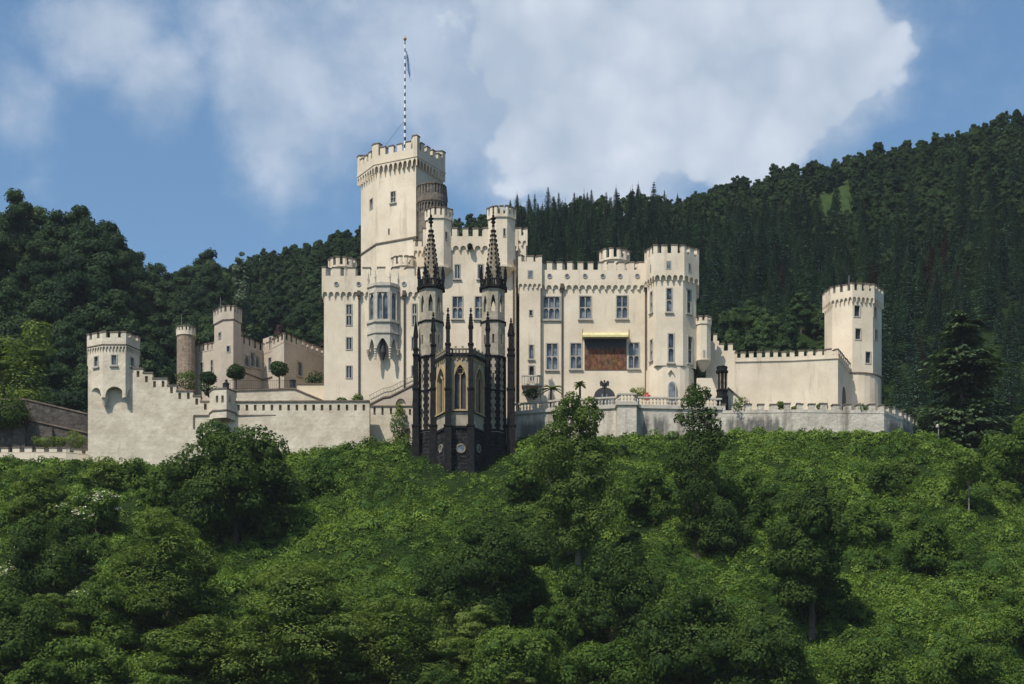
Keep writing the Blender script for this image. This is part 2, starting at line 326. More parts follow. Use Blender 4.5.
class E:                                              # one straight wall line seen from above, outward is to its right
    def __init__(s, a, b):
        s.a, s.b = Vector(a).to_2d() if len(a) > 2 else Vector(a), Vector(b)
        d = s.b - s.a; s.L = d.length; s.t = d / s.L; s.n = Vector((s.t.y, -s.t.x))
    def pt(s, u, z, d=0.0):
        p = s.a + s.t * u - s.n * d
        return (p.x, p.y, z)
    def hit(s, px, py):
        dx, dz = (px - CX) / F, (HY - py) / F
        den = dx * s.n.x + s.n.y
        if abs(den) < 1e-6: return None
        k = s.a.dot(s.n) / den
        return ((Vector((dx * k, k)) - s.a).dot(s.t), dz * k, k)
    def fbox(s, mb, u0, u1, z0, z1, d0, d1, mi=0):
        s.fpoly(mb, [(u0, z0), (u1, z0), (u1, z1), (u0, z1)], d0, d1, mi)
    def fpoly(s, mb, pts, d0, d1, mi=0):
        n = len(pts)
        mb.face([s.pt(u, z, d0) for u, z in pts], mi)
        mb.face([s.pt(u, z, d1) for u, z in reversed(pts)], mi)
        for i in range(n):
            j = (i + 1) % n
            mb.face([s.pt(*pts[j], d0), s.pt(*pts[i], d0), s.pt(*pts[i], d1), s.pt(*pts[j], d1)], mi)

def fp(*pts): return [(X(p, y), y) for p, y in pts]
def edges(poly, closed=True):
    n = len(poly)
    return [E(poly[i], poly[(i + 1) % n]) for i in range(n if closed else n - 1)]
def pick(es, px, py):
    best = None
    for i, e in enumerate(es):
        h = e.hit(px, py)
        if h and h[2] > 0 and -.01 <= h[0] <= e.L + .01 and (best is None or h[2] < best[0]): best = (h[2], i)
    return best[1] if best else None
def offset(poly, d, closed=True):
    es = edges(poly, closed); n = len(poly); r = []
    for i in range(n):
        if closed: e0, e1 = es[i - 1], es[i]
        else: e0, e1 = es[max(0, i - 1)], es[min(len(es) - 1, i)]
        m = e0.n + e1.n
        k = d / max(.3, m.length_squared / 2)
        r.append((poly[i][0] + m.x * k, poly[i][1] + m.y * k))
    return r
def ngon(cx, cy, r, n, rot=0.0): return [(cx + r * math.sin(R(rot) + 2 * math.pi * k / n), cy - r * math.cos(R(rot) + 2 * math.pi * k / n)) for k in range(n)]

def wallf(mb, e, z0, z1, ops=(), mi=0, dep=.4):
    us = sorted({0.0, e.L} | {u for o in ops for u in o[:2]}); zs = sorted({z0, z1} | {z for o in ops for z in o[2:4]})
    for u0, u1 in zip(us, us[1:]):
        for w0, w1 in zip(zs, zs[1:]):
            uc, wc = (u0 + u1) / 2, (w0 + w1) / 2
            if any(o[0] < uc < o[1] and o[2] < wc < o[3] for o in ops): continue
            mb.face([e.pt(u0, w0), e.pt(u1, w0), e.pt(u1, w1), e.pt(u0, w1)], mi)
    for u0, u1, w0, w1 in [o[:4] for o in ops]:
        P = [(u0, w0), (u1, w0), (u1, w1), (u0, w1)]
        for i in range(4):
            j = (i + 1) % 4
            mb.face([e.pt(*P[i]), e.pt(*P[i], dep), e.pt(*P[j], dep), e.pt(*P[j])], mi)
        mb.face([e.pt(*p, dep) for p in P], mi)

def arc_head(u0, u1, zs, zt, pointed, n=6):            # points of an arch from left springing to right springing
    uc = (u0 + u1) / 2; pts = []
    for k in range(2 * n + 1):
        s = k / n - 1.0
        z = zs + (zt - zs) * ((1 - abs(s) ** 1.7) if pointed else math.sqrt(max(0, 1 - s * s)))
        pts.append((uc + s * (u1 - u0) / 2, z))
    return pts

def window(parent, e, u0, u1, z0, z1, lights=1, rows=1, style='flat', frame='trim', b=.10, pane='glass', sill=True):
    mb = MB(); g = MB(); s = .004
    u0, u1, z0, z1 = u0 + s, u1 - s, z0 + s, z1 - s
    D0, D1 = -.05, .24
    e.fbox(mb, u0, u0 + b, z0, z1, D0, D1); e.fbox(mb, u1 - b, u1, z0, z1, D0, D1)
    e.fbox(mb, u0 + b, u1 - b, z1 - b, z1, D0, D1); e.fbox(mb, u0 + b, u1 - b, z0, z0 + b, D0, D1)
    if sill: e.fbox(mb, u0 - .1, u1 + .1, z0 - .12, z0 - .006, -.16, .1)
    a0, a1, c0, c1 = u0 + b, u1 - b, z0 + b, z1 - b
    m = b * .8
    lw = (a1 - a0 - m * (lights - 1)) / lights; rh = (c1 - c0 - m * (rows - 1)) / rows
    for i in range(1, lights): e.fbox(mb, a0 + i * lw + (i - 1) * m, a0 + i * (lw + m), c0, c1, D0 + .06, D1)
    for j in range(1, rows):
        for i in range(lights): e.fbox(mb, a0 + i * (lw + m), a0 + i * (lw + m) + lw, c0 + j * rh + (j - 1) * m, c0 + j * (rh + m), D0 + .07, D1)
    for i in range(lights):
        for j in range(rows):
            l0, r0 = a0 + i * (lw + m), c0 + j * (rh + m); l1, r1 = l0 + lw, r0 + rh
            g.face([e.pt(l0, r0, .2), e.pt(l1, r0, .2), e.pt(l1, r1, .2), e.pt(l0, r1, .2)])
            if style != 'flat':
                hh = min(rh * .8, lw * (1.0 if style == 'pointed' else .5))
                A = arc_head(l0, l1, r1 - hh, r1 - .01, style == 'pointed'); n = len(A) // 2
                e.fpoly(mb, A[:n + 1] + [(l0, r1)], D0 + .08, D1 - .06); e.fpoly(mb, A[n:] + [(l1, r1)], D0 + .08, D1 - .06)
    w = mb.build('window', M[frame], parent)
    g.build('pane', M[pane], w)
    return w

def tower_walls(parent, poly, z0, z1, wins=(), m='plaster', cap=True, name='wall', slots=(), frame='trim', closed=True):
    es = edges(poly, closed); ops = {i: [] for i in range(len(es))}
    for w in wins:
        px, py, pw, ph = w[:4]; kw = w[4] if len(w) > 4 else {}
        i = pick(es, px, py)
        if i is None: continue
        e = es[i]; h = e.hit(px, py)
        ua, ub = e.hit(px - pw / 2, py)[0], e.hit(px + pw / 2, py)[0]
        hz = ph * h[2] / F / 2
        u0, u1 = max(.12, ua), min(e.L - .12, ub)
        if u1 - u0 < .12: continue
        ops[i].append((u0, u1, h[1] - hz, h[1] + hz))
        window(parent, e, u0, u1, h[1] - hz, h[1] + hz, **{'frame': frame, **kw})
    for px, py, pw, ph in slots:
        i = pick(es, px, py)
        if i is None: continue
        e = es[i]; h = e.hit(px, py); hw = pw * h[2] / F / 2; hz = ph * h[2] / F / 2
        ops[i].append((max(.05, h[0] - hw), min(e.L - .05, h[0] + hw), h[1] - hz, h[1] + hz))
    mb = MB()
    for i, e in enumerate(es): wallf(mb, e, z0, z1, ops[i])
    if cap: mb.face([(*p, z1) for p in poly])
    return mb.build(name, M[m], parent)

def parapet(parent, poly, zf0, zf1, zc, zt, ov=.2, th=.45, pitch=1.1, bay=.6, mr=.55, raise_=0.0, closed=True, m='plaster', cop='coping', name='parapet', skip=()):
    mb = MB(); O = offset(poly, ov, closed); I = offset(poly, ov - th, closed); P = poly; n = len(poly)
    ct = .11
    for i in range(n if closed else n - 1):
        if i in skip: continue
        j = (i + 1) % n
        def lp(A, k): return (A[i][0] + (A[j][0] - A[i][0]) * k, A[i][1] + (A[j][1] - A[i][1]) * k)
        L = math.dist(O[i], O[j])
        if bay and ov > 0:
            nb = max(1, round(L / bay)); c = .10
            for b in range(nb):
                a = [(0, zf0), (c, zf0)] + [(c + (1 - 2 * c) * (.5 - .5 * math.cos(math.pi * t / 6)), zf0 + (zf1 - zf0) * (.25 + .6 * math.sin(math.pi * t / 6))) for t in range(7)] + [(1 - c, zf0), (1, zf0)]
                a = [((b + u) / nb, z) for u, z in a]
                mb.face([(*lp(O, u), z) for u, z in a] + [(*lp(O, (b + 1) / nb), zf1), (*lp(O, b / nb), zf1)])
                for (u0, w0), (u1, w1) in zip(a, a[1:]): mb.face([(*lp(P, u0), w0), (*lp(P, u1), w1), (*lp(O, u1), w1), (*lp(O, u0), w0)])
        else:
            mb.face([(*lp(P, 0), zf1), (*lp(P, 1), zf1), (*lp(O, 1), zf1), (*lp(O, 0), zf1)])
        mb.face([(*O[i], zf1), (*O[j], zf1), (*O[j], zc), (*O[i], zc)])
        mb.face([(*I[j], zf1 - .1), (*I[i], zf1 - .1), (*I[i], zc), (*I[j], zc)])
        mb.face([(*O[i], zc), (*O[j], zc), (*I[j], zc), (*I[i], zc)], 1)
        nm = max(1, round(L / pitch)); hw = mr / 2 / nm
        for k in range(nm + 1):
            c = k / nm; a, b = max(0, c - hw), min(1, c + hw)
            if raise_ and k in (0, nm): a, b = max(0, c - hw * 1.7), min(1, c + hw * 1.7)
            top = zt + (raise_ if k in (0, nm) else 0) + random.uniform(-.05, .04); a, b = max(0, a + random.uniform(-.1, .1) * hw * (k > 0)), min(1, b + random.uniform(-.1, .1) * hw * (k < nm))
            q = [lp(O, a), lp(O, b), lp(I, b), lp(I, a)]
            mb.prism(q, zc - .004, top, 0)
            g = .06 / L
            OO = offset([O[i], O[j]], .05, False); II = offset([I[i], I[j]], -.05, False)
            f2 = lambda A, t: (A[0][0] + (A[1][0] - A[0][0]) * t, A[0][1] + (A[1][1] - A[0][1]) * t)
            mb.prism([f2(OO, a - g), f2(OO, b + g), f2(II, b + g), f2(II, a - g)], top + .002, top + ct, 1)
        g = offset([O[i], O[j]], .03, False)
    if closed: mb.face([(*p, zf1 + .05) for p in offset(poly, -.05)], 1)
    return mb.build(name, [M[m], M[cop]], parent)

def string(parent, poly, z, h=.14, ov=.1, m='coping', closed=True, name='string_course'):
    mb = MB(); O = offset(poly, ov, closed); n = len(poly)
    for i in range(n if closed else n - 1):
        j = (i + 1) % n
        q = [O[i], O[j], poly[j], poly[i]]
        mb.prism(q, z - h / 2, z + h / 2)
    return mb.build(name, M[m], parent)

def pipe(parent, e, px, py0, py1, r=.07):
    u, z0, k = e.hit(px, py0); z1 = e.hit(px, py1)[1]
    mb = MB(); mb.tube(e.pt(u, z0 - .3, -.16), e.pt(u, z1, -.16), r, r, 8)
    a = e.pt(u, 0, -.16); e.fbox(mb, u - .17, u + .17, z0 - .35, z0 + .15, -.36, -.03); e.fbox(mb, u - .11, u + .11, z0 - .62, z0 - .35, -.29, -.04)
    return mb.build('downpipe', M['zinc'], parent)

def oculus(parent, e, px, py, r=.17):
    u, z, k = e.hit(px, py); mb = MB(); n = 14
    for i in range(n):
        t0, t1 = 2 * math.pi * i / n, 2 * math.pi * (i + 1) / n
        e.fpoly(mb, [(u + math.cos(t) * q, z + math.sin(t) * q) for t, q in ((t0, r), (t0, r + .08), (t1, r + .08), (t1, r))], -.06, .1)
    o = mb.build('oculus', M['trim'], parent)
    g = MB(); g.face([e.pt(u + math.cos(2 * math.pi * i / n) * r, z + math.sin(2 * math.pi * i / n) * r, -.012) for i in range(n)])
    g.build('pane', M['glass'], o)

def rect(x0, x1, Y, Yb):                              # footprint with straight sides: pixel columns at the front depth
    a, b = X(x0, Y), X(x1, Y); return [(a, Y), (b, Y), (b, Yb), (a, Yb)]

def fill(poly, z): return [(*p, z) for p in poly]

# ------------------------------------------------------------------ terrain
def itp(x, pts):
    xs, ys = zip(*pts); return np.interp(x, xs, ys)
EDGE = [(-300, 470), (0, 462), (88, 466), (150, 470), (230, 462), (300, 456), (368, 447), (412, 446), (430, 449), (480, 452), (520, 444), (640, 440), (720, 436), (918, 436), (950, 446), (1024, 484), (1200, 530)]
SKY = [(-400, 150), (-100, 180), (0, 196), (60, 205), (100, 222), (150, 250), (190, 258), (215, 252), (250, 240), (300, 225), (330, 215), (360, 212), (400, 205), (445, 197), (520, 185), (610, 176), (650, 178), (700, 172), (770, 163), (850, 148), (920, 131), (1000, 110), (1024, 105), (1150, 85), (1500, 60)]
RID = [(-400, 300), (100, 300), (230, 400), (1500, 420)]
TREE = [(-400, 74), (60, 76), (110, 84), (160, 72), (205, 60), (234, 34), (520, 40), (680, 38), (780, 24), (1500, 24)]
YE, K = 193.0, .60
def H(x, y):
    x = np.asarray(x, float); y = np.asarray(y, float)
    yy = np.maximum(y, 40.0); px = CX + F * x / yy
    pxe = CX + F * x / YE
    zt = (HY - itp(pxe, EDGE)) / F * YE
    front = zt - (YE - y) * K
    front = np.where(front > 3, front, np.maximum(-6.0, 3 + (front - 3) * .35))
    b0 = 229.0
    yr = itp(px, RID); zr = (HY - itp(px, SKY) - itp(px, TREE)) / F * yr
    base = zt + .2
    t = (y - b0) / (yr - b0)
    hill = np.where(t < 1, base + (zr - base) * np.clip(t, 0, 1) ** .92, zr - (y - yr) * .12)
    bump = .9 * np.sin(x * .31 + y * .17) * np.sin(y * .23 - x * .11) + .5 * np.sin(x * .83 + 1.7) * np.sin(y * .71)
    slope_b = bump * np.clip((YE - y) / 6, 0, 1) * np.clip(front / 10, 0, 1)
    return np.where(y < YE, front + slope_b * .7, np.where(y < b0, base, hill + bump * np.clip((y - b0) / 20, 0, 1)))
def h(x, y): return float(H(x, y))

def grid_mesh(name, xs, ys, zfun, m, **tags):
    nx, ny = len(xs), len(ys); gx, gy = np.meshgrid(xs, ys); gz = zfun(gx, gy)
    co_ = np.stack([gx, gy, gz], -1).reshape(-1, 3)
    i = np.arange(nx * ny).reshape(ny, nx)
    q = np.stack([i[:-1, :-1], i[:-1, 1:], i[1:, 1:], i[1:, :-1]], -1).reshape(-1, 4)
    me = quads(name, co_, q, [m]); me.shade_smooth()
    o = bpy.data.objects.new(name, me); C.objects.link(o); ORG[o.name] = Vector((0, 0, 0))
    return tag(o, **tags)
def quads(name, v, q, mats, mi=None):
    me = bpy.data.meshes.new(name)
    me.vertices.add(len(v)); me.vertices.foreach_set('co', np.ascontiguousarray(v, np.float32).ravel())
    me.loops.add(q.size); me.loops.foreach_set('vertex_index', np.ascontiguousarray(q, np.int32).ravel())
    me.polygons.add(len(q)); me.polygons.foreach_set('loop_start', np.arange(0, q.size, 4, dtype=np.int32))
    for m in mats: me.materials.append(m)
    if mi is not None: me.polygons.foreach_set('material_index', np.ascontiguousarray(mi, np.int32))
    me.update(calc_edges=True)
    return me
xs = np.concatenate([np.linspace(-2500, -170, 16), np.linspace(-160, 170, 150), np.linspace(180, 2500, 16)])
ys = np.concatenate([np.linspace(-2500, 60, 12), np.linspace(70, 130, 20), np.linspace(132, 235, 90), np.linspace(238, 460, 80), np.linspace(470, 3000, 20)])
grid_mesh('hillside', xs, ys, H, M['soil'], kind='structure')
def meadow():
    gx, gy = np.meshgrid(np.linspace(808, 860, 14), np.linspace(0, 1, 14)); P = np.zeros(gx.shape + (3,))
    yy = np.linspace(260, 420, 400)
    for j in range(gx.shape[1]):
        g_ = HY - H(X(gx[0, j], yy), yy) / yy * F; y0, y1 = np.interp(-219, -g_, yy), np.interp(-199, -g_, yy)
        edge = 1 - abs(2 * j / 13 - 1) ** 3
        Yq = y0 + (y1 - y0) * (.5 + (gy[:, j] - .5) * max(.15, edge)); P[:, j, 0] = X(gx[:, j], Yq); P[:, j, 1] = Yq; P[:, j, 2] = H(P[:, j, 0], Yq) + .35
    i = np.arange(196).reshape(14, 14); q = np.stack([i[:-1, :-1], i[:-1, 1:], i[1:, 1:], i[1:, :-1]], -1).reshape(-1, 4)
    me = quads('meadow', P.reshape(-1, 3), q, [M['meadow']]); o = bpy.data.objects.new('meadow', me); C.objects.link(o); tag(o, kind='structure')
meadow()
w = MB(); w.box(-2500, -2500, -4.5, 2500, 118, -2.5); w.build('river', M['water'], kind='structure')

# ------------------------------------------------------------------ the castle
CAST = 'wings and towers of the hilltop castle'
def cream(name, label, cat, px, Y, group=None): return thing(name, label, cat, (X(px, Y), Y, 46), group)
G2 = dict(lights=2, rows=2, style='round'); G3 = dict(lights=3, rows=2, style='round'); G1 = dict(lights=1, rows=2, style='round'); P1 = dict(lights=1, rows=1, b=.08, sill=False)
DK = dict(lights=1, rows=1, b=.09, sill=False, pane='door')
AR = dict(lights=1, rows=1, style='pointed', b=.07)

# keep
t = cream('keep_tower', 'tallest cream tower of the castle, flagpole on its crenellated top', 'tower', 405, 220)
KP = fp((361, 221.5), (376.5, 218.2), (416, 216), (441.6, 220.4), (405, 228))
tower_walls(t, KP, 50, Z(158.5, 216), [(393.2, 197, 5.5, 12, dict(lights=2, rows=2, b=.08)), (371.4, 204, 3.4, 11, P1), (389, 231.5, 1.6, 6, dict(b=.03, sill=False))])
parapet(t, KP, Z(166.5, 216), Z(158.5, 216), Z(149.5, 216), Z(142.2, 216), ov=.35, th=.6, pitch=1.18, bay=.6, mr=.58, raise_=.55)
string(t, KP, Z(237, 216), .16, .1)
string(t, offset(KP, .35), Z(157.5, 216), .14, .06, 'plaster', name='parapet_moulding')
# round stair turret of brown stone against the keep
t = thing('stair_turret', 'round dark brown rubble turret against the right face of the cream keep', 'turret', (X(431.5, 216.4), 216.4, 50))
arc = [(X(431.5, 216.3) - 1.42 * math.cos(a), 216.3 - 1.42 * math.sin(a)) for a in np.linspace(0, math.pi, 15)]
ST = arc + [(arc[-1][0], 220.2), (arc[0][0] + .4, 220.2)]
tower_walls(t, ST, 50, Z(203, 216), [(424, 225, 1.6, 6, dict(b=.03, sill=False))], 'brown_stone')
parapet(t, ST, Z(212, 216), Z(204, 216), Z(196.5, 216), Z(187.5, 216), ov=.17, th=.4, pitch=.62, bay=.31, mr=.62, m='brown_stone')
string(t, offset(ST, .17), Z(203.5, 216), .13, .07)
# flagpole and flag
fx = X(405, 219.5)
t = thing('flagpole', 'tall black and white striped flagpole on top of the keep', 'flagpole', (fx, 219.5, Z(149, 219.5)))
mb = MB(); za, zb = Z(152, 219.5), Z(41, 219.5); n = 30
for k in range(n):
    a, b = za + (zb - za) * k / n, za + (zb - za) * (k + 1) / n
    r = .115 - .06 * k / n; mb.tube((fx, 219.5, a), (fx, 219.5, b), r, r - .0025, 8, k % 2, cap=False)
mb.build('pole', [M['white'], M['black']], t)
mb = MB(); mb.lathe(fx, 219.5, [(.05, zb), (.17, zb + .15), (.19, zb + .28), (.1, zb + .42), (.02, zb + .62)], 10); mb.build('finial', M['sandstone'], t)
mb = MB(); mb.tube((fx, 219.5, Z(120, 219.5)), (X(381, 219), 219, Z(151, 219)), .022, .022, 5); mb.build('guy_wire', M['iron'], t)
fl = MB(); nu, nv = 9, 16
for i in range(nu):
    for j in range(nv):
        def q(a, b):
            u, v = a / nu, b / nv
            return (fx + .08 + u * (.30 + .38 * v) + .05 * math.sin(6 * v + 5 * u), 219.5 + .14 * math.sin(9 * u + 2 * v) - .05, Z(50, 219.5) - v * 2.9 * (.72 + .38 * u) - .55 * u)
        fl.face([q(i, j), q(i + 1, j), q(i + 1, j + 1), q(i, j + 1)], 0)
o = fl.build('flag', M['flag']); tag(o, 'limp blue and white flag hanging from the striped flagpole', 'flag')
o.data.shade_smooth()

# left wing
Y = 199.0
t = cream('castle_wing', 'cream castle wing carrying the pale stone oriel, below and left of the keep', 'castle wing', 370, Y, CAST)
LB = rect(324, 424, Y, 213)
colw = [(349, 309.5, 7, 11.5), (349, 320.5, 7, 11), (349, 343.5, 7, 13.5), (349, 372, 7, 13.5), (414.5, 309, 6, 11.5), (414.5, 320, 6, 11), (414, 343, 6, 13), (414, 371, 6, 12)]
tower_walls(t, LB, 44, Z(291, Y), [(*c, dict(lights=2, style='pointed', b=.10, sill=False)) for c in colw])
parapet(t, LB, Z(297, Y), Z(291.5, Y), Z(276.5, Y), Z(268.5, Y), ov=.2, th=.5, pitch=1.42, bay=.62, mr=.5)
oe = edges(offset(LB, .2))[0]
for px in (336.3, 358.6, 381, 404): oculus(t, oe, px, 284)
le = edges(LB)[0]
for px in (359, 404.3): pipe(t, le, px, 293, 396)
# roof turrets behind the parapet
for (px, yy, r, top) in ((342.5, 206.5, 1.4, 261), (404, 205.5, 1.22, 259.5)):
    pg = ngon(X(px, yy), yy, r, 12, 15)
    mb = MB()
    tw = tower_walls(t, pg, Z(300, yy), Z(top + 10, yy), name='roof_turret')
    parapet(tw, pg, 0, Z(top + 10, yy), Z(top + 8, yy), Z(top + .8, yy), ov=.1, th=.3, pitch=.72, bay=0, mr=.58)
# oriel
OX = 383.0; oy = Y - 1.35
def oP(px, d): return (X(px, Y), Y - d)
OR = [oP(368.3, 0), oP(368.3, .32), oP(376, 1.0), oP(390.5, 1.0), oP(398, .32), oP(398, 0)]
ow = MB(); es = [E(OR[i], OR[i + 1]) for i in range(5)]
zz = lambda py: Z(py, Y)
orl = None; wl = []
ob = MB()
for i, e in enumerate(es):
    if i in (1, 2, 3):
        m = .12; ops = [(m, e.L - m, zz(323), zz(294.5))]
    else: ops = []
    wallf(ob, e, zz(336), zz(288.5), ops, dep=.3)
ob.face(fill(OR, zz(288.5)))
for py, hh, ovv in ((289, .32, .12), (325, .26, .14), (336, .22, .10)):
    OO = offset(OR, ovv, False); ob.prism(OO, zz(py), zz(py) + hh)
# corbelled underside: pendants and pointed arches
ob.face(list(reversed(fill(OR, zz(337)))))
for i, e in enumerate(es):
    if i in (1, 2, 3):
        A = arc_head(.16, e.L - .16, zz(350), zz(341), True)
        e.fpoly(ob, [(0.0, zz(336.1)), (0.0, zz(351)), (.16, zz(351))] + A + [(e.L - .16, zz(351)), (e.L, zz(351)), (e.L, zz(336.1))], .0, .16)
for (p, low) in ((OR[1], 356), (OR[2], 362), (OR[3], 362), (OR[4], 356)):
    qx, qy = p[0], p[1] + .12
    for k in range(5):
        za_, zb_ = zz(350) + (zz(low) - zz(350)) * k / 5, zz(350) + (zz(low) - zz(350)) * (k + 1) / 5
        ob.lathe(qx, qy, [(.13 - .012 * k, zb_), (.20 - .02 * k, (za_ + zb_) / 2), (.13 - .012 * k, za_)], 8)
for p in (OR[1], OR[2], OR[3], OR[4]):                 # slender pinnacles above
    ob.lathe(p[0], p[1] + .08, [(.09, zz(289)), (.085, zz(281)), (.12, zz(280.6)), (.02, zz(273.5))], 6)
orl = ob.build('oriel', M['oriel'], t)
for i in (1, 2, 3):
    e = es[i]; window(orl, e, .12, e.L - .12, zz(323), zz(294.5), 2 if i == 2 else 1, 1, 'pointed', 'oriel', .08, sill=False)
mb = MB(); mb.lathe(X(383, Y), Y - .45, [(.10, zz(361.5)), (.22, zz(358)), (.34, zz(354)), (.30, zz(349)), (.2, zz(344)), (.05, zz(338))], 10); mb.build('corbel_figure', M['door'], orl)

# centre block
Y = 201.0
t = cream('castle_hall', 'cream central castle block with a gargoyle under its battlements, rising behind the dark chapel', 'castle wing', 470, Y, CAST)
CB = rect(425, 516, Y, 215)
tower_walls(t, CB, 44, Z(245.5, Y), [(457.3, 271.5, 6.6, 15.5, dict(lights=2, style='pointed', b=.1)), (480.5, 271.5, 6.6, 15.5, dict(lights=2, style='pointed', b=.1)),
    (457.5, 307.5, 11.5, 23.5, G2), (480, 307.5, 11.5, 23.5, G2), (457.5, 372, 9, 16, G2)])
parapet(t, CB, Z(251, Y), Z(245.5, Y), Z(237, Y), Z(229.5, Y), ov=.2, th=.5, pitch=1.05, bay=.75, mr=.52)
for (px, r, top) in ((438.7, 1.38, 210.5), (501.6, 1.46, 209.5)):
    pg = ngon(X(px, Y), Y + .35, r, 8, 22.5)
    tw = tower_walls(t, pg, Z(268, Y), Z(top + 11, Y), [(505.2, 232.5, 5, 9, P1)] if px > 480 else [(446, 236, 3.2, 9, P1)], name='corner_turret')
    parapet(tw, pg, 0, Z(top + 11, Y), Z(top + 8, Y), Z(top + .8, Y), ov=.12, th=.35, pitch=.62, bay=0, mr=.62)
    mb = MB(); mb.lathe(X(px, Y), Y + .35, [(.3, Z(284, Y)), (.75, Z(278, Y)), (1.1, Z(273, Y)), (r + .06, Z(270, Y)), (r + .06, Z(268, Y))], 16); mb.build('corbel', M['plaster'], tw)
e = edges(CB)[0]
mb = MB(); u, z, k = e.hit(470, 248); mb.lathe(*e.pt(u, 0, -.5)[:2], [(.1, z - .32), (.26, z - .15), (.28, z + .15), (.1, z + .3)], 8); e.fbox(mb, u - .15, u + .15, z - .12, z + .14, -.6, .1); mb.build('gargoyle', M['basalt_trim'], t)
q = rect(415, 425, 205, 212); tw = tower_walls(t, q, Z(300, 205), Z(250, 205), name='roof_turret'); parapet(tw, q, Z(255, 205), Z(250, 205), Z(247, 205), Z(241, 205), ov=.15, th=.35, pitch=.8, bay=.5, mr=.55)
q = rect(512, 526, 206, 212); tw = tower_walls(t, q, Z(420, 206), Z(240, 206), name='rear_turret'); parapet(tw, q, Z(246, 206), Z(240, 206), Z(236, 206), Z(229, 206), ov=.15, th=.35, pitch=.85, bay=.6, mr=.55)
pipe(t, e, 513.5, 262, 398)

# right wing with its stair strip
Y = 200.0
t = cream('castle_wing', 'cream castle wing with the brown fresco under a yellow awning', 'castle wing', 595, Y, CAST)
RB = rect(541, 650, Y, 214)
RW = [(551.5, 308, 18, 24, G3), (585.3, 307.5, 13, 24, G2), (622, 307, 12.5, 24, G2), (552, 356.5, 12.5, 27.5, G2), (576, 356, 12.5, 27, G2), (633.8, 355.5, 12, 27, G2)]
tower_walls(t, RB, 44, Z(284.5, Y), RW)
parapet(t, RB, Z(290, Y), Z(284.8, Y), Z(270.5, Y), Z(263, Y), ov=.2, th=.5, pitch=1.05, bay=.66, mr=.52)
oe = edges(offset(RB, .2))[0]
for px in (549.5, 567, 585, 602.7, 620, 637.3): oculus(t, oe, px, 276)
re_ = edges(RB)[0]
for px in (562, 645.5): pipe(t, re_, px, 286, 398)
u0, u1 = re_.hit(584.5, 350)[0], re_.hit(626.5, 350)[0]
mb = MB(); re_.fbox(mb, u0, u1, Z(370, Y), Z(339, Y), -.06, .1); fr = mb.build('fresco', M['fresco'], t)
# awning: a curved yellow hood
mb = MB(); a0, a1 = re_.hit(582.5, 337)[0], re_.hit(628, 337)[0]
A = [(0.0, Z(333.2, Y))] + [(.85 * math.sin(s), Z(333.4, Y) - .50 * (1 - math.cos(s))) for s in np.linspace(.15, 1.45, 7)]
for (d0, z0), (d1, z1) in zip(A, A[1:]): mb.face([re_.pt(a0, z0, -d0 - .02), re_.pt(a1, z0, -d0 - .02), re_.pt(a1, z1, -d1 - .02), re_.pt(a0, z1, -d1 - .02)])
for a in (a0, a1): mb.face([re_.pt(a, z_, -d_ - .02) for d_, z_ in A] + [re_.pt(a, A[-1][1], -.02)])
re_.fbox(mb, a0, a1, A[-1][1] - .18, A[-1][1], -.9, -.84)
for a in (a0 - .05, a1 + .05): mb.tube(re_.pt(a, Z(340, Y), -.1), re_.pt(a, Z(328, Y), -.1), .04, .03, 6)
mb.build('awning', M['gold'], t)
mb = MB(); u0, u1 = re_.hit(593.5, 395)[0], re_.hit(615.5, 395)[0]
A = arc_head(u0, u1, Z(398, Y), Z(387.5, Y), False, 8); re_.fpoly(mb, [(u0, Z(408, Y))] + A + [(u1, Z(408, Y))], -.06, .1)
d = mb.build('door', M['door'], t)
g = MB(); A2 = arc_head(u0 + .15, u1 - .15, Z(398, Y), Z(389, Y), False, 8)
for i in range(3):
    w_ = (u1 - u0 - .4) / 3; re_.fbox(g, u0 + .15 + i * (w_ + .05), u0 + .15 + i * (w_ + .05) + w_, Z(407, Y), Z(397.5 if i != 1 else 394, Y), -.075, -.05)
g.build('pane', M['glass'], d)
for px, yy, r, top in ((614.5, 206, 1.5, 253),):
    pg = ngon(X(px, yy), yy, r, 12, 15); tw = tower_walls(t, pg, Z(300, yy), Z(top + 11, yy), name='roof_turret')
    parapet(tw, pg, 0, Z(top + 11, yy), Z(top + 9, yy), Z(top + .8, yy), ov=.12, th=.3, pitch=.66, bay=0, mr=.58)
q = rect(519.5, 540.5, Y - .45, Y + 6)
st = tower_walls(t, q, 44, Z(283, Y), [(530.8, 313, 4.2, 7, P1), (531.3, 352, 5.5, 15, AR), (531.6, 373.5, 7, 17, dict(lights=1, rows=1, style='round', b=.12, pane='door', sill=False))], name='stair_projection')
parapet(st, q, Z(288.5, Y - .45), Z(283.2, Y - .45), Z(262, Y - .45), Z(256.5, Y - .45), ov=.14, th=.4, pitch=1.35, bay=.52, mr=.6)
e_ = edges(offset(q, .14))[0]; u, z, k = e_.hit(530.3, 274.3); mb = MB(); e_.fbox(mb, u - .28, u + .28, z - .42, z + .42, -.03, .05); wn = mb.build('window', M['trim'], st)
g = MB(); g.face([e_.pt(u + a_, z + b_, -.036) for a_, b_ in ((-.2, -.34), (.2, -.34), (.2, .34), (-.2, .34))]); g.build('pane', M['glass'], wn)
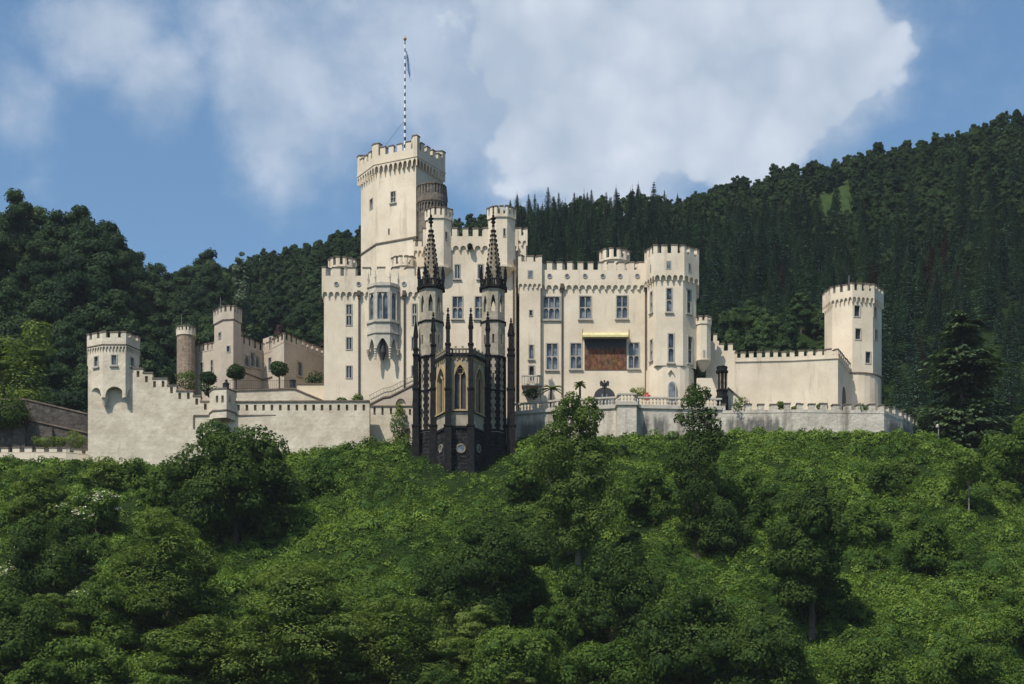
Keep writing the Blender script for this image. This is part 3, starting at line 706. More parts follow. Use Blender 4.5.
# small balcony
ye = edges(q)[0]; mb = MB(); b0, b1 = ye.hit(521.5, 385)[0], ye.hit(542.5, 385)[0]
ye.fbox(mb, b0, b1, Z(389, Y), Z(387.3, Y), -.9, -.004); ye.fbox(mb, b0, b1, Z(380.3, Y), Z(378.8, Y), -.9, -.75)
for i in range(9): uu = b0 + (b1 - b0 - .1) * i / 8; ye.fbox(mb, uu, uu + .12, Z(387.2, Y), Z(380.4, Y), -.88, -.77)
ye.fbox(mb, b0 + .2, b0 + .45, Z(393, Y), Z(389.1, Y), -.5, -.004); ye.fbox(mb, b1 - .45, b1 - .2, Z(393, Y), Z(389.1, Y), -.5, -.004)
mb.build('balcony', M['oriel'], st)

# octagonal corner tower
Y = 197.7
t = cream('octagonal_tower', 'cream many-sided corner tower with rounded foot, next to the fresco wing', 'tower', 670, Y, CAST)
OT = fp((647.3, 199.6), (656, Y), (683, Y), (696.2, 199.0), (696, 203), (684, 206), (656, 206), (647.5, 204.5))
tower_walls(t, OT, Z(365.5, Y), Z(274.5, Y), [(669.2, 300, 7, 25, G1), (689, 301.5, 5.2, 25, G1), (651.5, 302, 3, 22, G1), (671, 348, 7, 30, G1), (690.0, 350, 5.2, 28, G1), (651.5, 350, 3, 22, G1)])
parapet(t, OT, Z(281, Y), Z(274.8, Y), Z(254, Y), Z(246.5, Y), ov=.28, th=.45, pitch=.86, bay=.62, mr=.6)
for px, py, w_, h_ in ((668.6, 265, 5, 8.5), (650.8, 268.5, 2.4, 8), (689.2, 267.5, 3.6, 8.5)):
    es_ = edges(offset(OT, .28)); i = pick(es_, px, py); e = es_[i]; u, z, k = e.hit(px, py); hw, hz = w_ * .05, h_ * .05
    mb = MB(); e.fbox(mb, u - hw, u + hw, z - hz, z + hz, -.03, .05); wn = mb.build('window', M['trim'], t)
    g = MB(); g.face([e.pt(u - hw + .07, z - hz + .07, -.036), e.pt(u + hw - .07, z - hz + .07, -.036), e.pt(u + hw - .07, z + hz - .07, -.036), e.pt(u - hw + .07, z + hz - .07, -.036)]); g.build('pane', M['glass'], wn)
sq = []
for k in range(28):
    a = 2 * math.pi * k / 28; c_, s_ = math.sin(a), -math.cos(a)
    sq.append((X(671.6, Y) + 2.46 * abs(c_) ** .72 * (1 if c_ > 0 else -1), 201.0 + 3.28 * abs(s_) ** .72 * (1 if s_ > 0 else -1)))
bs = tower_walls(t, sq, 44, Z(365.5, Y) + .02, name='rounded_base')
e = edges([(X(660, 197.62), 197.62), (X(684, 197.62), 197.62)], False)[0]
for py, hw, hh, pn in ((392, .42, 21, True), (372, .3, 6, False)):
    u, z, k = e.hit(672 if pn else 671, py); mb = MB(); hz = hh * .05
    if pn:
        A = arc_head(u - hw, u + hw, z + hz - .5, z + hz, False); e.fpoly(mb, [(u - hw, z - hz)] + A + [(u + hw, z - hz)], -.08, .15); wn = mb.build('window', M['trim'], bs)
        g = MB(); A = arc_head(u - hw + .12, u + hw - .12, z + hz - .5, z + hz - .1, False); g.face([e.pt(*p, -.086) for p in [(u - hw + .12, z - hz + .1)] + A + [(u + hw - .12, z - hz + .1)]]); g.build('pane', M['glass'], wn)
    else:
        A = arc_head(u - hw, u + hw, z - .1, z + .25, True); A2 = arc_head(u - hw + .09, u + hw - .09, z - .12, z + .16, True)
        e.fpoly(mb, A + list(reversed(A2)), -.1, .1); mb.build('hood_moulding', M['plaster'], bs)

# small corbelled watch turret and curtain wall
t = cream('watch_turret', 'small cream turret corbelled out between the octagonal tower and the curtain wall', 'turret', 703, 199.4, CAST)
q = ngon(X(703, 199.4), 199.4, .8, 8, 22.5)
tower_walls(t, q, Z(369, 202), Z(334, 202), [(704, 354, 2, 8, P1)])
parapet(t, q, 0, Z(334, 202), Z(331, 202), Z(327, 202), ov=.08, th=.3, pitch=.8, bay=0, mr=.55)
mb = MB(); mb.lathe(X(703, 199.4), 199.4, [(.15, Z(379, 202)), (.45, Z(375, 202)), (.7, Z(371, 202)), (.84, Z(369.5, 202)), (.84, Z(368, 202))], 16); mb.build('corbel', M['plaster'], t)

t = cream('curtain_wall', 'tall cream battlemented curtain wall leading to the round-footed tower at the far right', 'wall', 775, 201)
CW = fp((706, 201.3), (735, 201.0), (792, 200.6), (838, 199.8), (850, 205))
LOWP = [(706, 203.5), (735, 202.5)]
mb = MB()
for (x0, x1, top) in ((706, 719, 341), (719, 735, 351)):
    a, b = (X(x0, 201.2), 201.3 - (x0 - 706) * .01), (X(x1, 201.2), 201.3 - (x1 - 706) * .01)
    e = E(a, b); e.fbox(mb, 0, e.L, 44, Z(top, 201.2), 0, .7)
    for k in range(2):
        u = k * e.L * .55; e.fbox(mb, u + .002, u + e.L * .3, Z(top, 201.2) - .002, Z(top - 6.5, 201.2), .0, .5)
        e.fbox(mb, u - .04, u + e.L * .3 + .05, Z(top - 6.5, 201.2) + .002, Z(top - 6.5, 201.2) + .1, -.05, .55, 1)
mb.build('stepped_wall', [M['plaster'], M['coping']], t)
W2 = CW[1:]
wl_ = tower_walls(t, W2, 44, Z(361, 201), closed=False, cap=False)
mb = MB(); mb.prism(offset([W2[0], W2[1], W2[2], W2[3], (X(850, 209), 209), (X(735, 209), 209)], -.45), 44, Z(361.5, 201)); mb.build('rear_platform', M['plaster'], t)
string(t, W2, Z(361.5, 201), .12, .1, 'plaster', False)
parapet(t, W2, 0, Z(361, 201), Z(358, 201), Z(353, 201), ov=.04, th=.4, pitch=.86, bay=0, mr=.55, closed=False)
e = edges(W2, False)[2]; mb = MB(); A = arc_head(1.9, 3.6, Z(395, 201), Z(383, 201), False); e.fpoly(mb, [(1.9, Z(412, 201))] + A + [(3.6, Z(412, 201))], -.02, .2); mb.build('archway', M['door'], t)

# tower at the far right
Yc = 207.6
t = cream('round_tower', 'cream tower standing alone at the far right end of the curtain wall', 'tower', 853, Yc, CAST)
AT = ngon(X(853, Yc), Yc, 2.92, 8, -11)
tower_walls(t, AT, Z(373.5, 205), Z(297, 205), [(857, 311, 7, 12.5, DK), (858, 334, 7, 12.5, DK), (868, 357.5, 6.5, 13, DK), (875, 312.5, 3.4, 12, DK), (876, 335, 3.4, 12, DK)], m='plaster', frame='oriel')
parapet(t, AT, Z(303, 205), Z(297, 205), Z(291.5, 205), Z(285, 205), ov=.2, th=.4, pitch=.8, bay=.48, mr=.6)
bs = tower_walls(t, ngon(X(853.5, Yc), Yc, 2.86, 28), 44, Z(373.5, 205) + .02, name='rounded_base')
string(t, ngon(X(853.5, Yc), Yc, 2.86, 28), Z(373.5, 205), .14, .08)
mb = MB(); mb.tube((X(849, 206), 206, Z(290, 206)), (X(849, 206), 206, Z(275, 206)), .05, .03, 6); mb.build('lightning_rod', M['rail'], t)
mb = MB(); e = edges(AT)[2]; mb.tube(e.pt(e.L * .75, Z(298, 206), -.1), e.pt(e.L * .75, Z(372, 206), -.1), .06, .06, 6); mb.build('downpipe', M['rail'], t)

# ------------------------------------------------------------------ outer walls
t = thing('rampart', 'grey limewashed battlemented rampart with black water stains on the right', 'wall', (X(800, 196), 196, 44))
OW = fp((722, 196.2), (800, 195.8), (884, 196.2), (903, 198.6), (918, 202.5))
tower_walls(t, OW, 42, Z(413, 196), m='stained_wall', closed=False, cap=False)
parapet(t, OW, 0, Z(413, 196), Z(410, 196), Z(404.8, 196), ov=.03, th=.5, pitch=1.18, bay=0, mr=.52, closed=False, m='stained_wall')
mb = MB(); mb.prism(offset(OW + fp((916, 206), (722, 206)), -.45), 42, Z(413.5, 196)); mb.build('terrace_fill', M['stained_wall'], t)

t = thing('terrace_wall', 'grey rendered terrace retaining wall below the balustrade', 'wall', (X(600, 196), 196, 44))
TW = fp((512, 198.2), (560, 196.6), (616, 195.6), (617.5, 194.4), (636.5, 194.4), (638, 195.6), (690, 196.0), (722, 196.2))
tower_walls(t, TW, 40, Z(408, 196), m='stained_wall', closed=False, cap=False)
mb = MB(); mb.prism([(x, y + .45) for x, y in TW] + fp((722, 199.6), (512, 199.6)), 44, Z(408.5, 196)); mb.build('terrace_floor', M['gate_plaster'], t)
string(t, TW, Z(408, 196), .3, .14, 'oriel', False, 'cornice')
mb = MB(); e = edges(TW, False)[5]; A = arc_head(.6, 2.4, Z(441, 195), Z(433, 195), False); e.fpoly(mb, [(.6, Z(452, 195))] + A + [(2.4, Z(452, 195))], -.04, .2); mb.build('arch', M['door'], t)
mb = MB(); e = edges(TW, False)[3]; e.fbox(mb, -.1, e.L + .1, 40, Z(438, 194.4), -.12, .1); mb.build('plinth', M['stained_wall'], t)

bal = thing('balustrade', 'pale stone balustrade along the edge of the castle terrace', 'balustrade', (X(600, 196), 196, Z(407, 196)))
TB = offset(TW, -.12, False); hr = MB(); br = MB(); bmesh_ = None; zb = Z(406.4, 196)
for i, e in enumerate(edges(TB, False)):
    up = 0.0
    e.fbox(hr, 0, e.L, zb + .72, zb + .88, -.1, .16); e.fbox(br, 0, e.L, zb - .004, zb + .1, -.08, .14)
    n = max(1, round(e.L / .34))
    for k in range(n):
        p = e.pt((k + .5) * e.L / n, 0, .03)
        if bmesh_ is None:
            b_ = MB(); b_.lathe(0, 0, [(.085, 0), (.085, .06), (.05, .1), (.095, .26), (.05, .46), (.06, .54), (.085, .56), (.085, .62)], 8)
            ob_ = b_.build('baluster', M['oriel']); bmesh_ = ob_.data; bpy.data.objects.remove(ob_)
        o = bpy.data.objects.new('baluster', bmesh_); C.objects.link(o); o.parent = bal
        o.location = Vector((p[0], p[1], zb + .1)) - ORG[bal.name]
hr.build('handrail', M['oriel'], bal); br.build('base_rail', M['oriel'], bal)

# ramp wall beside the dark lantern pillar
t = thing('ramp_wall', 'stepped plaster wall with a sloping dark coping beside the black gothic pillar', 'wall', (X(712, 198), 198, 44))
mb = MB(); Yr = 197.6; e = E((X(697, Yr), Yr), (X(742, Yr), Yr)); uu = lambda px: e.hit(px, 400)[0]
e.fpoly(mb, [(uu(697), 44), (uu(742), 44), (uu(742), Z(401, Yr)), (uu(728), Z(389, Yr)), (uu(716), Z(389, Yr)), (uu(712), Z(378, Yr)), (uu(697), Z(378, Yr))], 0, .6)
mb.build('wall', M['plaster'], t); mb = MB()
e.fpoly(mb, [(uu(742.5), Z(401, Yr)), (uu(742.5), Z(399.4, Yr)), (uu(728), Z(387.2, Yr)), (uu(728), Z(388.9, Yr))], -.1, .7); mb.build('coping', M['coping'], t)
t = thing('gothic_pillar', 'black stone gothic pillar with niches standing on the rampart corner', 'pillar', (X(722, 196.9), 196.9, Z(404, 197)))
mb = MB(); cx, cy = X(722, 196.9), 196.9; zq = lambda p: Z(p, 196.9)
mb.lathe(cx, cy, [(.62, zq(412)), (.62, zq(397)), (.52, zq(396)), (.50, zq(392)), (.58, zq(391.5)), (.58, zq(390)), (.46, zq(389)), (.44, zq(374)), (.60, zq(373)), (.62, zq(371)), (.5, zq(370)), (.56, zq(367)), (.4, zq(366.5))], 8)
mb.build('shaft', M['basalt_trim'], t)
mb = MB()
for k in range(8):
    a = 2 * math.pi * (k + .5) / 8; mb.lathe(cx + .48 * math.cos(a), cy + .48 * math.sin(a), [(.06, zq(390)), (.06, zq(375)), (.09, zq(374.5))], 6)
mb.build('colonnettes', M['spire_stone'], t)

# ------------------------------------------------------------------ left outer wall
t = thing('rampart', 'long whitewashed rubble rampart stepping down from the left watch tower to the chapel', 'wall', (X(230, 196), 196, 42))
Y = 196.5
steps = [(88, 125.5, 369), (125.5, 143, 369), (143, 152.5, 373.3), (152.5, 167.2, 379), (167.2, 176.4, 386), (176.4, 193, 391.5), (193, 200.5, 396.5), (200.5, 212, 402)]
SL = [(129.7, 373.8), (138, 373.8), (146.4, 379), (154.5, 384.2), (163, 383.8), (171.5, 390), (179.7, 395.8), (188.3, 395.8), (196.7, 401.5), (205.3, 406.5)]
mb = MB()
for x0, x1, top in steps:
    a, b = (X(x0, Y), Y), (X(x1, Y), Y); e = E(a, b); zt = Z(top, Y)
    ops = []
    for px, py in SL:
        if x0 < px < x1:
            u, z, k = e.hit(px, py); ops.append((u - .14, u + .14, z - .32, z + .30))
    wallf(mb, e, 40, zt, ops, dep=.5)
    mb.face([e.pt(0, 40, .9), e.pt(0, zt, .9), e.pt(e.L, zt, .9), e.pt(e.L, 40, .9)])
    mb.face([e.pt(0, zt), e.pt(e.L, zt), e.pt(e.L, zt, .9), e.pt(0, zt, .9)])
    for u in (0, e.L): mb.face([e.pt(u, 40), e.pt(u, zt), e.pt(u, zt, .9), e.pt(u, 40, .9)])
    if x0 > 120: e.fbox(mb, -.05, e.L + .06, zt + .002, zt + .12, -.07, .95, 1)
# level part
e = E((X(236, Y), Y), (X(369.5, 196.2), 196.2)); zt = Z(402.5, Y)
ops = []
for k in range(16):
    u, z, _ = e.hit(238.5 + k * 8.35, 407.5)
    if u + .14 < e.L: ops.append((max(.02, u - .13), u + .13, z - .3, z + .28))
wallf(mb, e, 40, zt, ops, dep=.5)
e.fbox(mb, 0, e.L, zt + .002, zt + .14, -.1, .95, 1)
mb.face([e.pt(0, 40, .9), e.pt(0, zt, .9), e.pt(e.L, zt, .9), e.pt(e.L, 40, .9)])
mb.face([e.pt(e.L, 40), e.pt(e.L, 40, .9), e.pt(e.L, zt, .9), e.pt(e.L, zt)])
mb.face([e.pt(0, zt), e.pt(e.L, zt), e.pt(e.L, zt, .9), e.pt(0, zt, .9)])
ee = E((X(212, Y), Y), (X(236, Y), Y)); ee.fbox(mb, 0, ee.L, 40, Z(402.5, Y), .004, .9)
# raised string
for x0, x1, py in ((236, 293, 415.5), (193.5, 212, 415.5)):
    ee = E((X(x0, Y), Y), (X(x1, Y), Y)); ee.fbox(mb, 0, ee.L, Z(py + .6, Y), Z(py - .6, Y), -.09, .05, 1)
ee = E((X(193, Y), Y), (X(194.5, Y), Y)); ee.fbox(mb, 0, ee.L, Z(428, Y), Z(416.2, Y), -.09, .05, 1)
mb.build('wall', [M['white_wall'], M['coping']], t)
q = fp((209.5, 196.5), (213, 195.5), (226.5, 195.2), (236, 196.5), (236, 198.5), (209.5, 198.5))
bt = tower_walls(t, q, Z(421, Y), Z(392.5, Y), slots=[(217, 399, 2.6, 7), (222.5, 399, 2.6, 7), (230, 399, 2.2, 7)], m='white_wall', name='bastion_turret')
mb = MB(); mb.prism(offset(q, .06), Z(392.5, Y) + .002, Z(391.2, Y)); mb.build('coping', M['coping'], bt)
string(bt, q, Z(413.5, Y), .12, .08)
mb = MB(); cxx, cyy = X(216, 196.2), 196.3; mb.lathe(cxx, cyy, [(.12, Z(425.5, Y)), (.35, Z(423, Y)), (.55, Z(421.2, Y)), (.6, Z(420.8, Y))], 10); mb.build('corbel', M['white_wall'], bt)

# left watch tower
t = thing('watch_tower', 'whitewashed six-sided watch tower on the leftmost corner of the ramparts', 'tower', (X(108, 196), 196, 42), CAST)
WT = fp((88.2, 196.7), (102.7, 195.75), (125.5, 195.75), (139, 197.6), (139, 200.5), (120, 202.5), (88.5, 201))
tower_walls(t, WT, Z(383.5, 195.3), Z(346, 195.3), [(96.3, 361.5, 5, 11.5, dict(b=.10)), (114, 360, 6.8, 11.5, dict(b=.10)), (132, 362, 4, 10, dict(b=.1))], m='white_wall')
parapet(t, WT, Z(349, 195.3), Z(344.5, 195.3), Z(336.5, 195.3), Z(331.3, 195.3), ov=.12, th=.4, pitch=1.0, bay=.34, mr=.68, m='white_wall')
string(t, offset(WT, .12), Z(343.5, 195.3), .1, .05)
mb = MB()
for a, b in ((WT[0], WT[1]), (WT[1], WT[2]), (WT[2], WT[3])):
    e = E(a, b); A = arc_head(.25, e.L - .2, Z(394, 195.3), Z(385.2, 195.3), False)
    e.fpoly(mb, [(0, Z(383.5, 195.3)), (0, Z(396, 195.3)), (.25, Z(396, 195.3))] + A + [(e.L - .2, Z(396, 195.3)), (e.L, Z(396, 195.3)), (e.L, Z(383.5, 195.3))], 0, .4)
e = E(WT[1], WT[2]); mb.lathe(WT[1][0] + .1, WT[1][1] + .45, [(.08, Z(404, 195.3)), (.24, Z(400, 195.3)), (.36, Z(396, 195.3)), (.3, Z(393, 195.3))], 10)
mb.build('arched_corbels', M['white_wall'], t)
t2 = MB(); e = E((X(88, 196.5), 196.5), (X(88, 204), 204)); e2 = E((X(88, 204) - .0, 210), (X(88, 196.5), 196.5)); e2.fbox(t2, 0, e2.L, 40, Z(384, 196.5), .003, .9); t2.build('return_wall', M['white_wall'], t)

# recessed wall with ivy, between the rampart and the chapel
t = thing('court_wall', 'grey shaded crenel wall with ivy, recessed between rampart and chapel', 'wall', (X(392, 199), 198.4, 42))
e = E((X(366, 198.2), 198.2), (X(420, 198.2), 198.2)); mb = MB(); ops = []
for px, w_, h_, py in ((374.5, 2.2, 8, 411), (382.5, 2.2, 8, 411), (391, 2.2, 7, 411), (410, 2.2, 6, 412), (408, 4, 11, 434)):
    u, z, k = e.hit(px, py); ops.append((u - w_ * .05, u + w_ * .05, z - h_ * .05, z + h_ * .05))
wallf(mb, e, 40, Z(406.8, 198.2), ops, dep=.5); e.fbox(mb, 0, e.L, Z(406.8, 198.2) + .002, Z(405.6, 198.2), -.08, .8, 1)
mb.build('wall', [M['white_wall'], M['coping']], t)
# outside stair
t = thing('outside_stair', 'stone stair on arches with railing, climbing to the chapel side', 'staircase', (X(395, 198.7), 198.7, Z(407, 198.7)))
Ys = 198.75; e = E((X(374, Ys), Ys), (X(424, Ys), Ys)); uu = lambda px: e.hit(px, 400)[0]; zs_ = lambda p: Z(p, Ys)
A1 = arc_head(uu(395.5), uu(406), zs_(405), zs_(398.5), False); A2 = arc_head(uu(412), uu(424), zs_(405), zs_(390), False)
mb = MB(); e.fpoly(mb, [(uu(369), zs_(407)), (uu(395.5), zs_(407))] + A1 + [(uu(406), zs_(407)), (uu(412), zs_(407))] + A2 + [(uu(424), zs_(381)), (uu(390), zs_(398)), (uu(383), zs_(399)), (uu(369), zs_(406))], 0, 1.0)
mb.build('stair_flight', M['gate_plaster'], t)
mb = MB(); P_ = [(369, 405.6), (383, 398.3), (390, 397.3), (424, 380.2)]
for (a, za_), (b, zb_) in zip(P_, P_[1:]): e.fpoly(mb, [(uu(a), zs_(za_)), (uu(b), zs_(zb_)), (uu(b), zs_(zb_ - 1.6)), (uu(a), zs_(za_ - 1.6))], -.08, 1.05)
mb.build('stair_coping', M['coping'], t)
mb = MB()
for k in range(16):
    px = 370 + k * 3.4; py = np.interp(px, [p[0] for p in P_], [p[1] for p in P_]) - 1.5
    mb.tube(e.pt(uu(px), zs_(py), .05), e.pt(uu(px), zs_(py - 9), .05), .018, .018, 4)
for (a, za_), (b, zb_) in zip(P_, P_[1:]): mb.tube(e.pt(uu(a), zs_(za_ - 10.2), .05), e.pt(uu(b), zs_(zb_ - 10.2), .05), .03, .03, 5)
mb.build('railing', M['rail'], t)

# ------------------------------------------------------------------ chapel
Yf = 187.0
t = thing('chapel', 'gothic chapel of black basalt and pale render with twin openwork spires', 'chapel', (X(463, Yf), Yf, 42))
zc = lambda p, Y=Yf: Z(p, Y)
AP = fp((433, 189.8), (448, Yf), (470.8, Yf), (487.8, 189.8)) + fp((490, 198), (431, 198))
es = edges(AP); ops_up = []
mb = MB(); dk = MB(); pl = MB()
for i, e in enumerate(es):
    op = []
    if i < 3:
        pw = {0: 7.5, 1: 12.5, 2: 8.0}[i]; pxc = {0: 441.3, 1: 460.2, 2: 479}[i]
        u0, u1 = e.hit(pxc - pw / 2, 385)[0], e.hit(pxc + pw / 2, 385)[0]
        op = [(max(.2, u0), min(e.L - .2, u1), zc(409), zc(364))]
        ops_up.append((i, op[0]))
    wallf(mb, e, zc(427), zc(354.5), op, dep=.5)
    wallf(dk, e, 40, zc(427), [], dep=.3)
mb.build('wall', M['chapel_plaster'], t); 
dk.build('base', M['basalt'], t)
for i, (u0, u1, z0, z1) in ops_up:
    e = es[i]; fr = MB(); b = .16; zsr = z0 + (z1 - z0) * .74
    e.fbox(fr, u0 - .2, u0 + .05, z0 - .1, zsr, -.1, .3); e.fbox(fr, u1 - .05, u1 + .2, z0 - .1, zsr, -.1, .3)
    A = arc_head(u0 - .2, u1 + .2, zsr, z1 + .35, True); A2 = arc_head(u0 + .05, u1 - .05, zsr, z1 - .1, True)
    n = len(A) // 2
    for k in range(len(A) - 1): e.fpoly(fr, [A[k], A[k + 1], A2[k + 1], A2[k]], -.1, .3)
    A3 = arc_head(u0, u1, zsr, z1 - .05, True)
    e.fpoly(fr, A3[:n + 1] + [(u0, z1)], -.004, .3); e.fpoly(fr, A3[n:] + [(u1, z1)], -.004, .3)
    uc = (u0 + u1) / 2; e.fbox(fr, uc - .045, uc + .045, z0, zsr + .1, .1, .28); e.fbox(fr, u0 - .25, u1 + .25, z0 - .22, z0 - .1, -.2, .1)
    for k in range(10):
        a0_, a1_ = 2 * math.pi * k / 10, 2 * math.pi * (k + 1) / 10; r = (u1 - u0) * .22; zz0 = zsr + (z1 - zsr) * .42
        e.fpoly(fr, [(uc + math.cos(a) * q, zz0 + math.sin(a) * q) for a, q in ((a0_, r), (a0_, r + .07), (a1_, r + .07), (a1_, r))], .1, .28)
    wn = fr.build('window', M['sandstone'], t)
    g = MB(); g.face([e.pt(u0, z0, .3), e.pt(u1, z0, .3), e.pt(u1, z1, .3), e.pt(u0, z1, .3)]); g.build('pane', M['door'], wn)
# round windows of the base
for i, px in ((0, 441.2), (1, 460.8), (2, 478.5)):
    e = es[i]; u, z, k = e.hit(px, 448.5); rg = MB(); n = 16; r = .33 if i == 1 else .28
    for k in range(n):
        a0_, a1_ = 2 * math.pi * k / n, 2 * math.pi * (k + 1) / n
        e.fpoly(rg, [(u + math.cos(a) * q, z + math.sin(a) * q) for a, q in ((a0_, r), (a0_, r + .13), (a1_, r + .13), (a1_, r))], -.08, .05)
    wn = rg.build('round_window', M['spire_stone'], t)
    g = MB(); g.face([e.pt(u + math.cos(2 * math.pi * k / n) * r, z + math.sin(2 * math.pi * k / n) * r, -.02) for k in range(n)]); g.build('pane', M['glass'], wn)
# arch frieze, band and open parapet of the apse
af = AP[:4]
mb = MB()
for e in edges(af, False):
    n = max(2, round(e.L / .42))
    for k in range(n):
        a, b = k * e.L / n, (k + 1) * e.L / n; A = arc_head(a + .04, b - .04, zc(360.5), zc(357.5), True, 4)
        e.fpoly(mb, [(a, zc(356)), (a, zc(361))] + A + [(b, zc(361)), (b, zc(356))], -.1, .05)
mb.build('arch_frieze', M['sandstone'], t)
mb = MB()
for i_, (py, hh, ovv) in enumerate(((355, .28, .22), (411, .14, .12), (427, .2, .14))):
    O = offset(af, ovv, False)
    for i in range(3): mb.prism([O[i], O[i + 1], af[i + 1], af[i]], zc(py) - hh / 2, zc(py) + hh / 2)
mb.build('string_course', M['basalt_trim'], t)
mb = MB()
for e in edges(offset(af, .1, False), False):
    e.fbox(mb, 0, e.L, zc(354), zc(353), -.02, .18)
    n = max(2, round(e.L / .34))
    for k in range(n): u = (k + .15) * e.L / n; e.fbox(mb, u, u + e.L / n * .6, zc(353), zc(349.6) + (.32 if k % 2 == 0 else 0), 0, .16)
    e.fbox(mb, 0, e.L, zc(349.6), zc(348.4), -.03, .2)
mb.build('parapet', M['spire_stone'], t)
mb = MB(); mb.prism(AP, zc(355.5), zc(351), 0, [(x * .6 + X(463, Yf) * .4, y * .6 + 193 * .4) for x, y in AP]); mb.build('roof', M['basalt_trim'], t)

# buttresses with crocketed pinnacles
def pinnacle(mb, cx, cy, zb, zt, w):
    H_ = zt - zb; zs0 = zb + H_ * .42
    mb.prism([(cx - w, cy - w), (cx + w, cy - w), (cx + w, cy + w), (cx - w, cy + w)], zb, zs0)
    mb.prism([(cx - w * 1.3, cy - w * 1.3), (cx + w * 1.3, cy - w * 1.3), (cx + w * 1.3, cy + w * 1.3), (cx - w * 1.3, cy + w * 1.3)], zs0, zs0 + .1)
    for sx, sy in ((0, -1), (0, 1), (-1, 0), (1, 0)):    # gablets
        mb.lathe(cx + sx * w * .9, cy + sy * w * .9, [(w * .75, zs0 + .1), (.02, zs0 + .1 + w * 2.2)], 4, 0, math.pi / 4)
    mb.lathe(cx, cy, [(w * 1.05, zs0 + .1), (w * .35, zb + H_ * .9), (w * .3, zt - .3)], 4, 0, math.pi / 4)
    for k in range(5):
        f = k / 5; zq_ = zs0 + .3 + (zb + H_ * .86 - zs0 - .3) * f; rr = w * (1.05 - .68 * f) + .03
        for sx, sy in ((1, 1), (1, -1), (-1, 1), (-1, -1)): mb.lathe(cx + sx * rr * .74, cy + sy * rr * .74, [(.02, zq_ - .06), (.085, zq_), (.02, zq_ + .1)], 5)
    mb.lathe(cx, cy, [(.05, zt - .45), (.15, zt - .3), (.06, zt - .2), (.11, zt - .12), (.02, zt)], 6)
def buttress(px, Yb, top, pt_, w=.22, dep=.75, nx=0.0):
    cx, cy = X(px, Yb), Yb; mb = MB(); zq_ = lambda p: Z(p, Yb)
    for z0, z1, ww, dd in ((40, zq_(427), w + .09, dep + .16), (zq_(427), zq_(390), w + .03, dep), (zq_(390), zq_(356), w, dep - .15), (zq_(356), zq_(top), w * .9, dep - .3)):
        mb.prism([(cx - ww, cy - dd / 2), (cx + ww, cy - dd / 2), (cx + ww, cy + dep / 2), (cx - ww, cy + dep / 2)], z0, z1)
        mb.prism([(cx - ww - .06, cy - dd / 2 - .07), (cx + ww + .06, cy - dd / 2 - .07), (cx + ww + .06, cy + dep / 2 + .05), (cx - ww - .06, cy + dep / 2 + .05)], z1 - .003, z1 + .13)
    b = mb.build('buttress', M['basalt_trim'], t)
    mp_ = MB(); pinnacle(mp_, cx, cy - .02, zq_(top) + .1, zq_(pt_), w * .75); mp_.build('pinnacle', M['basalt_trim'], b)
for a in ((415.8, 191.5, 350, 321), (433.3, 189.4, 346, 312), (448, 186.75, 345, 307.5), (470.8, 186.75, 345, 307.5), (487.8, 189.4, 346, 311.5), (511, 191.5, 350, 318)): buttress(*a, w=.24 if a[0] < 500 else .34)

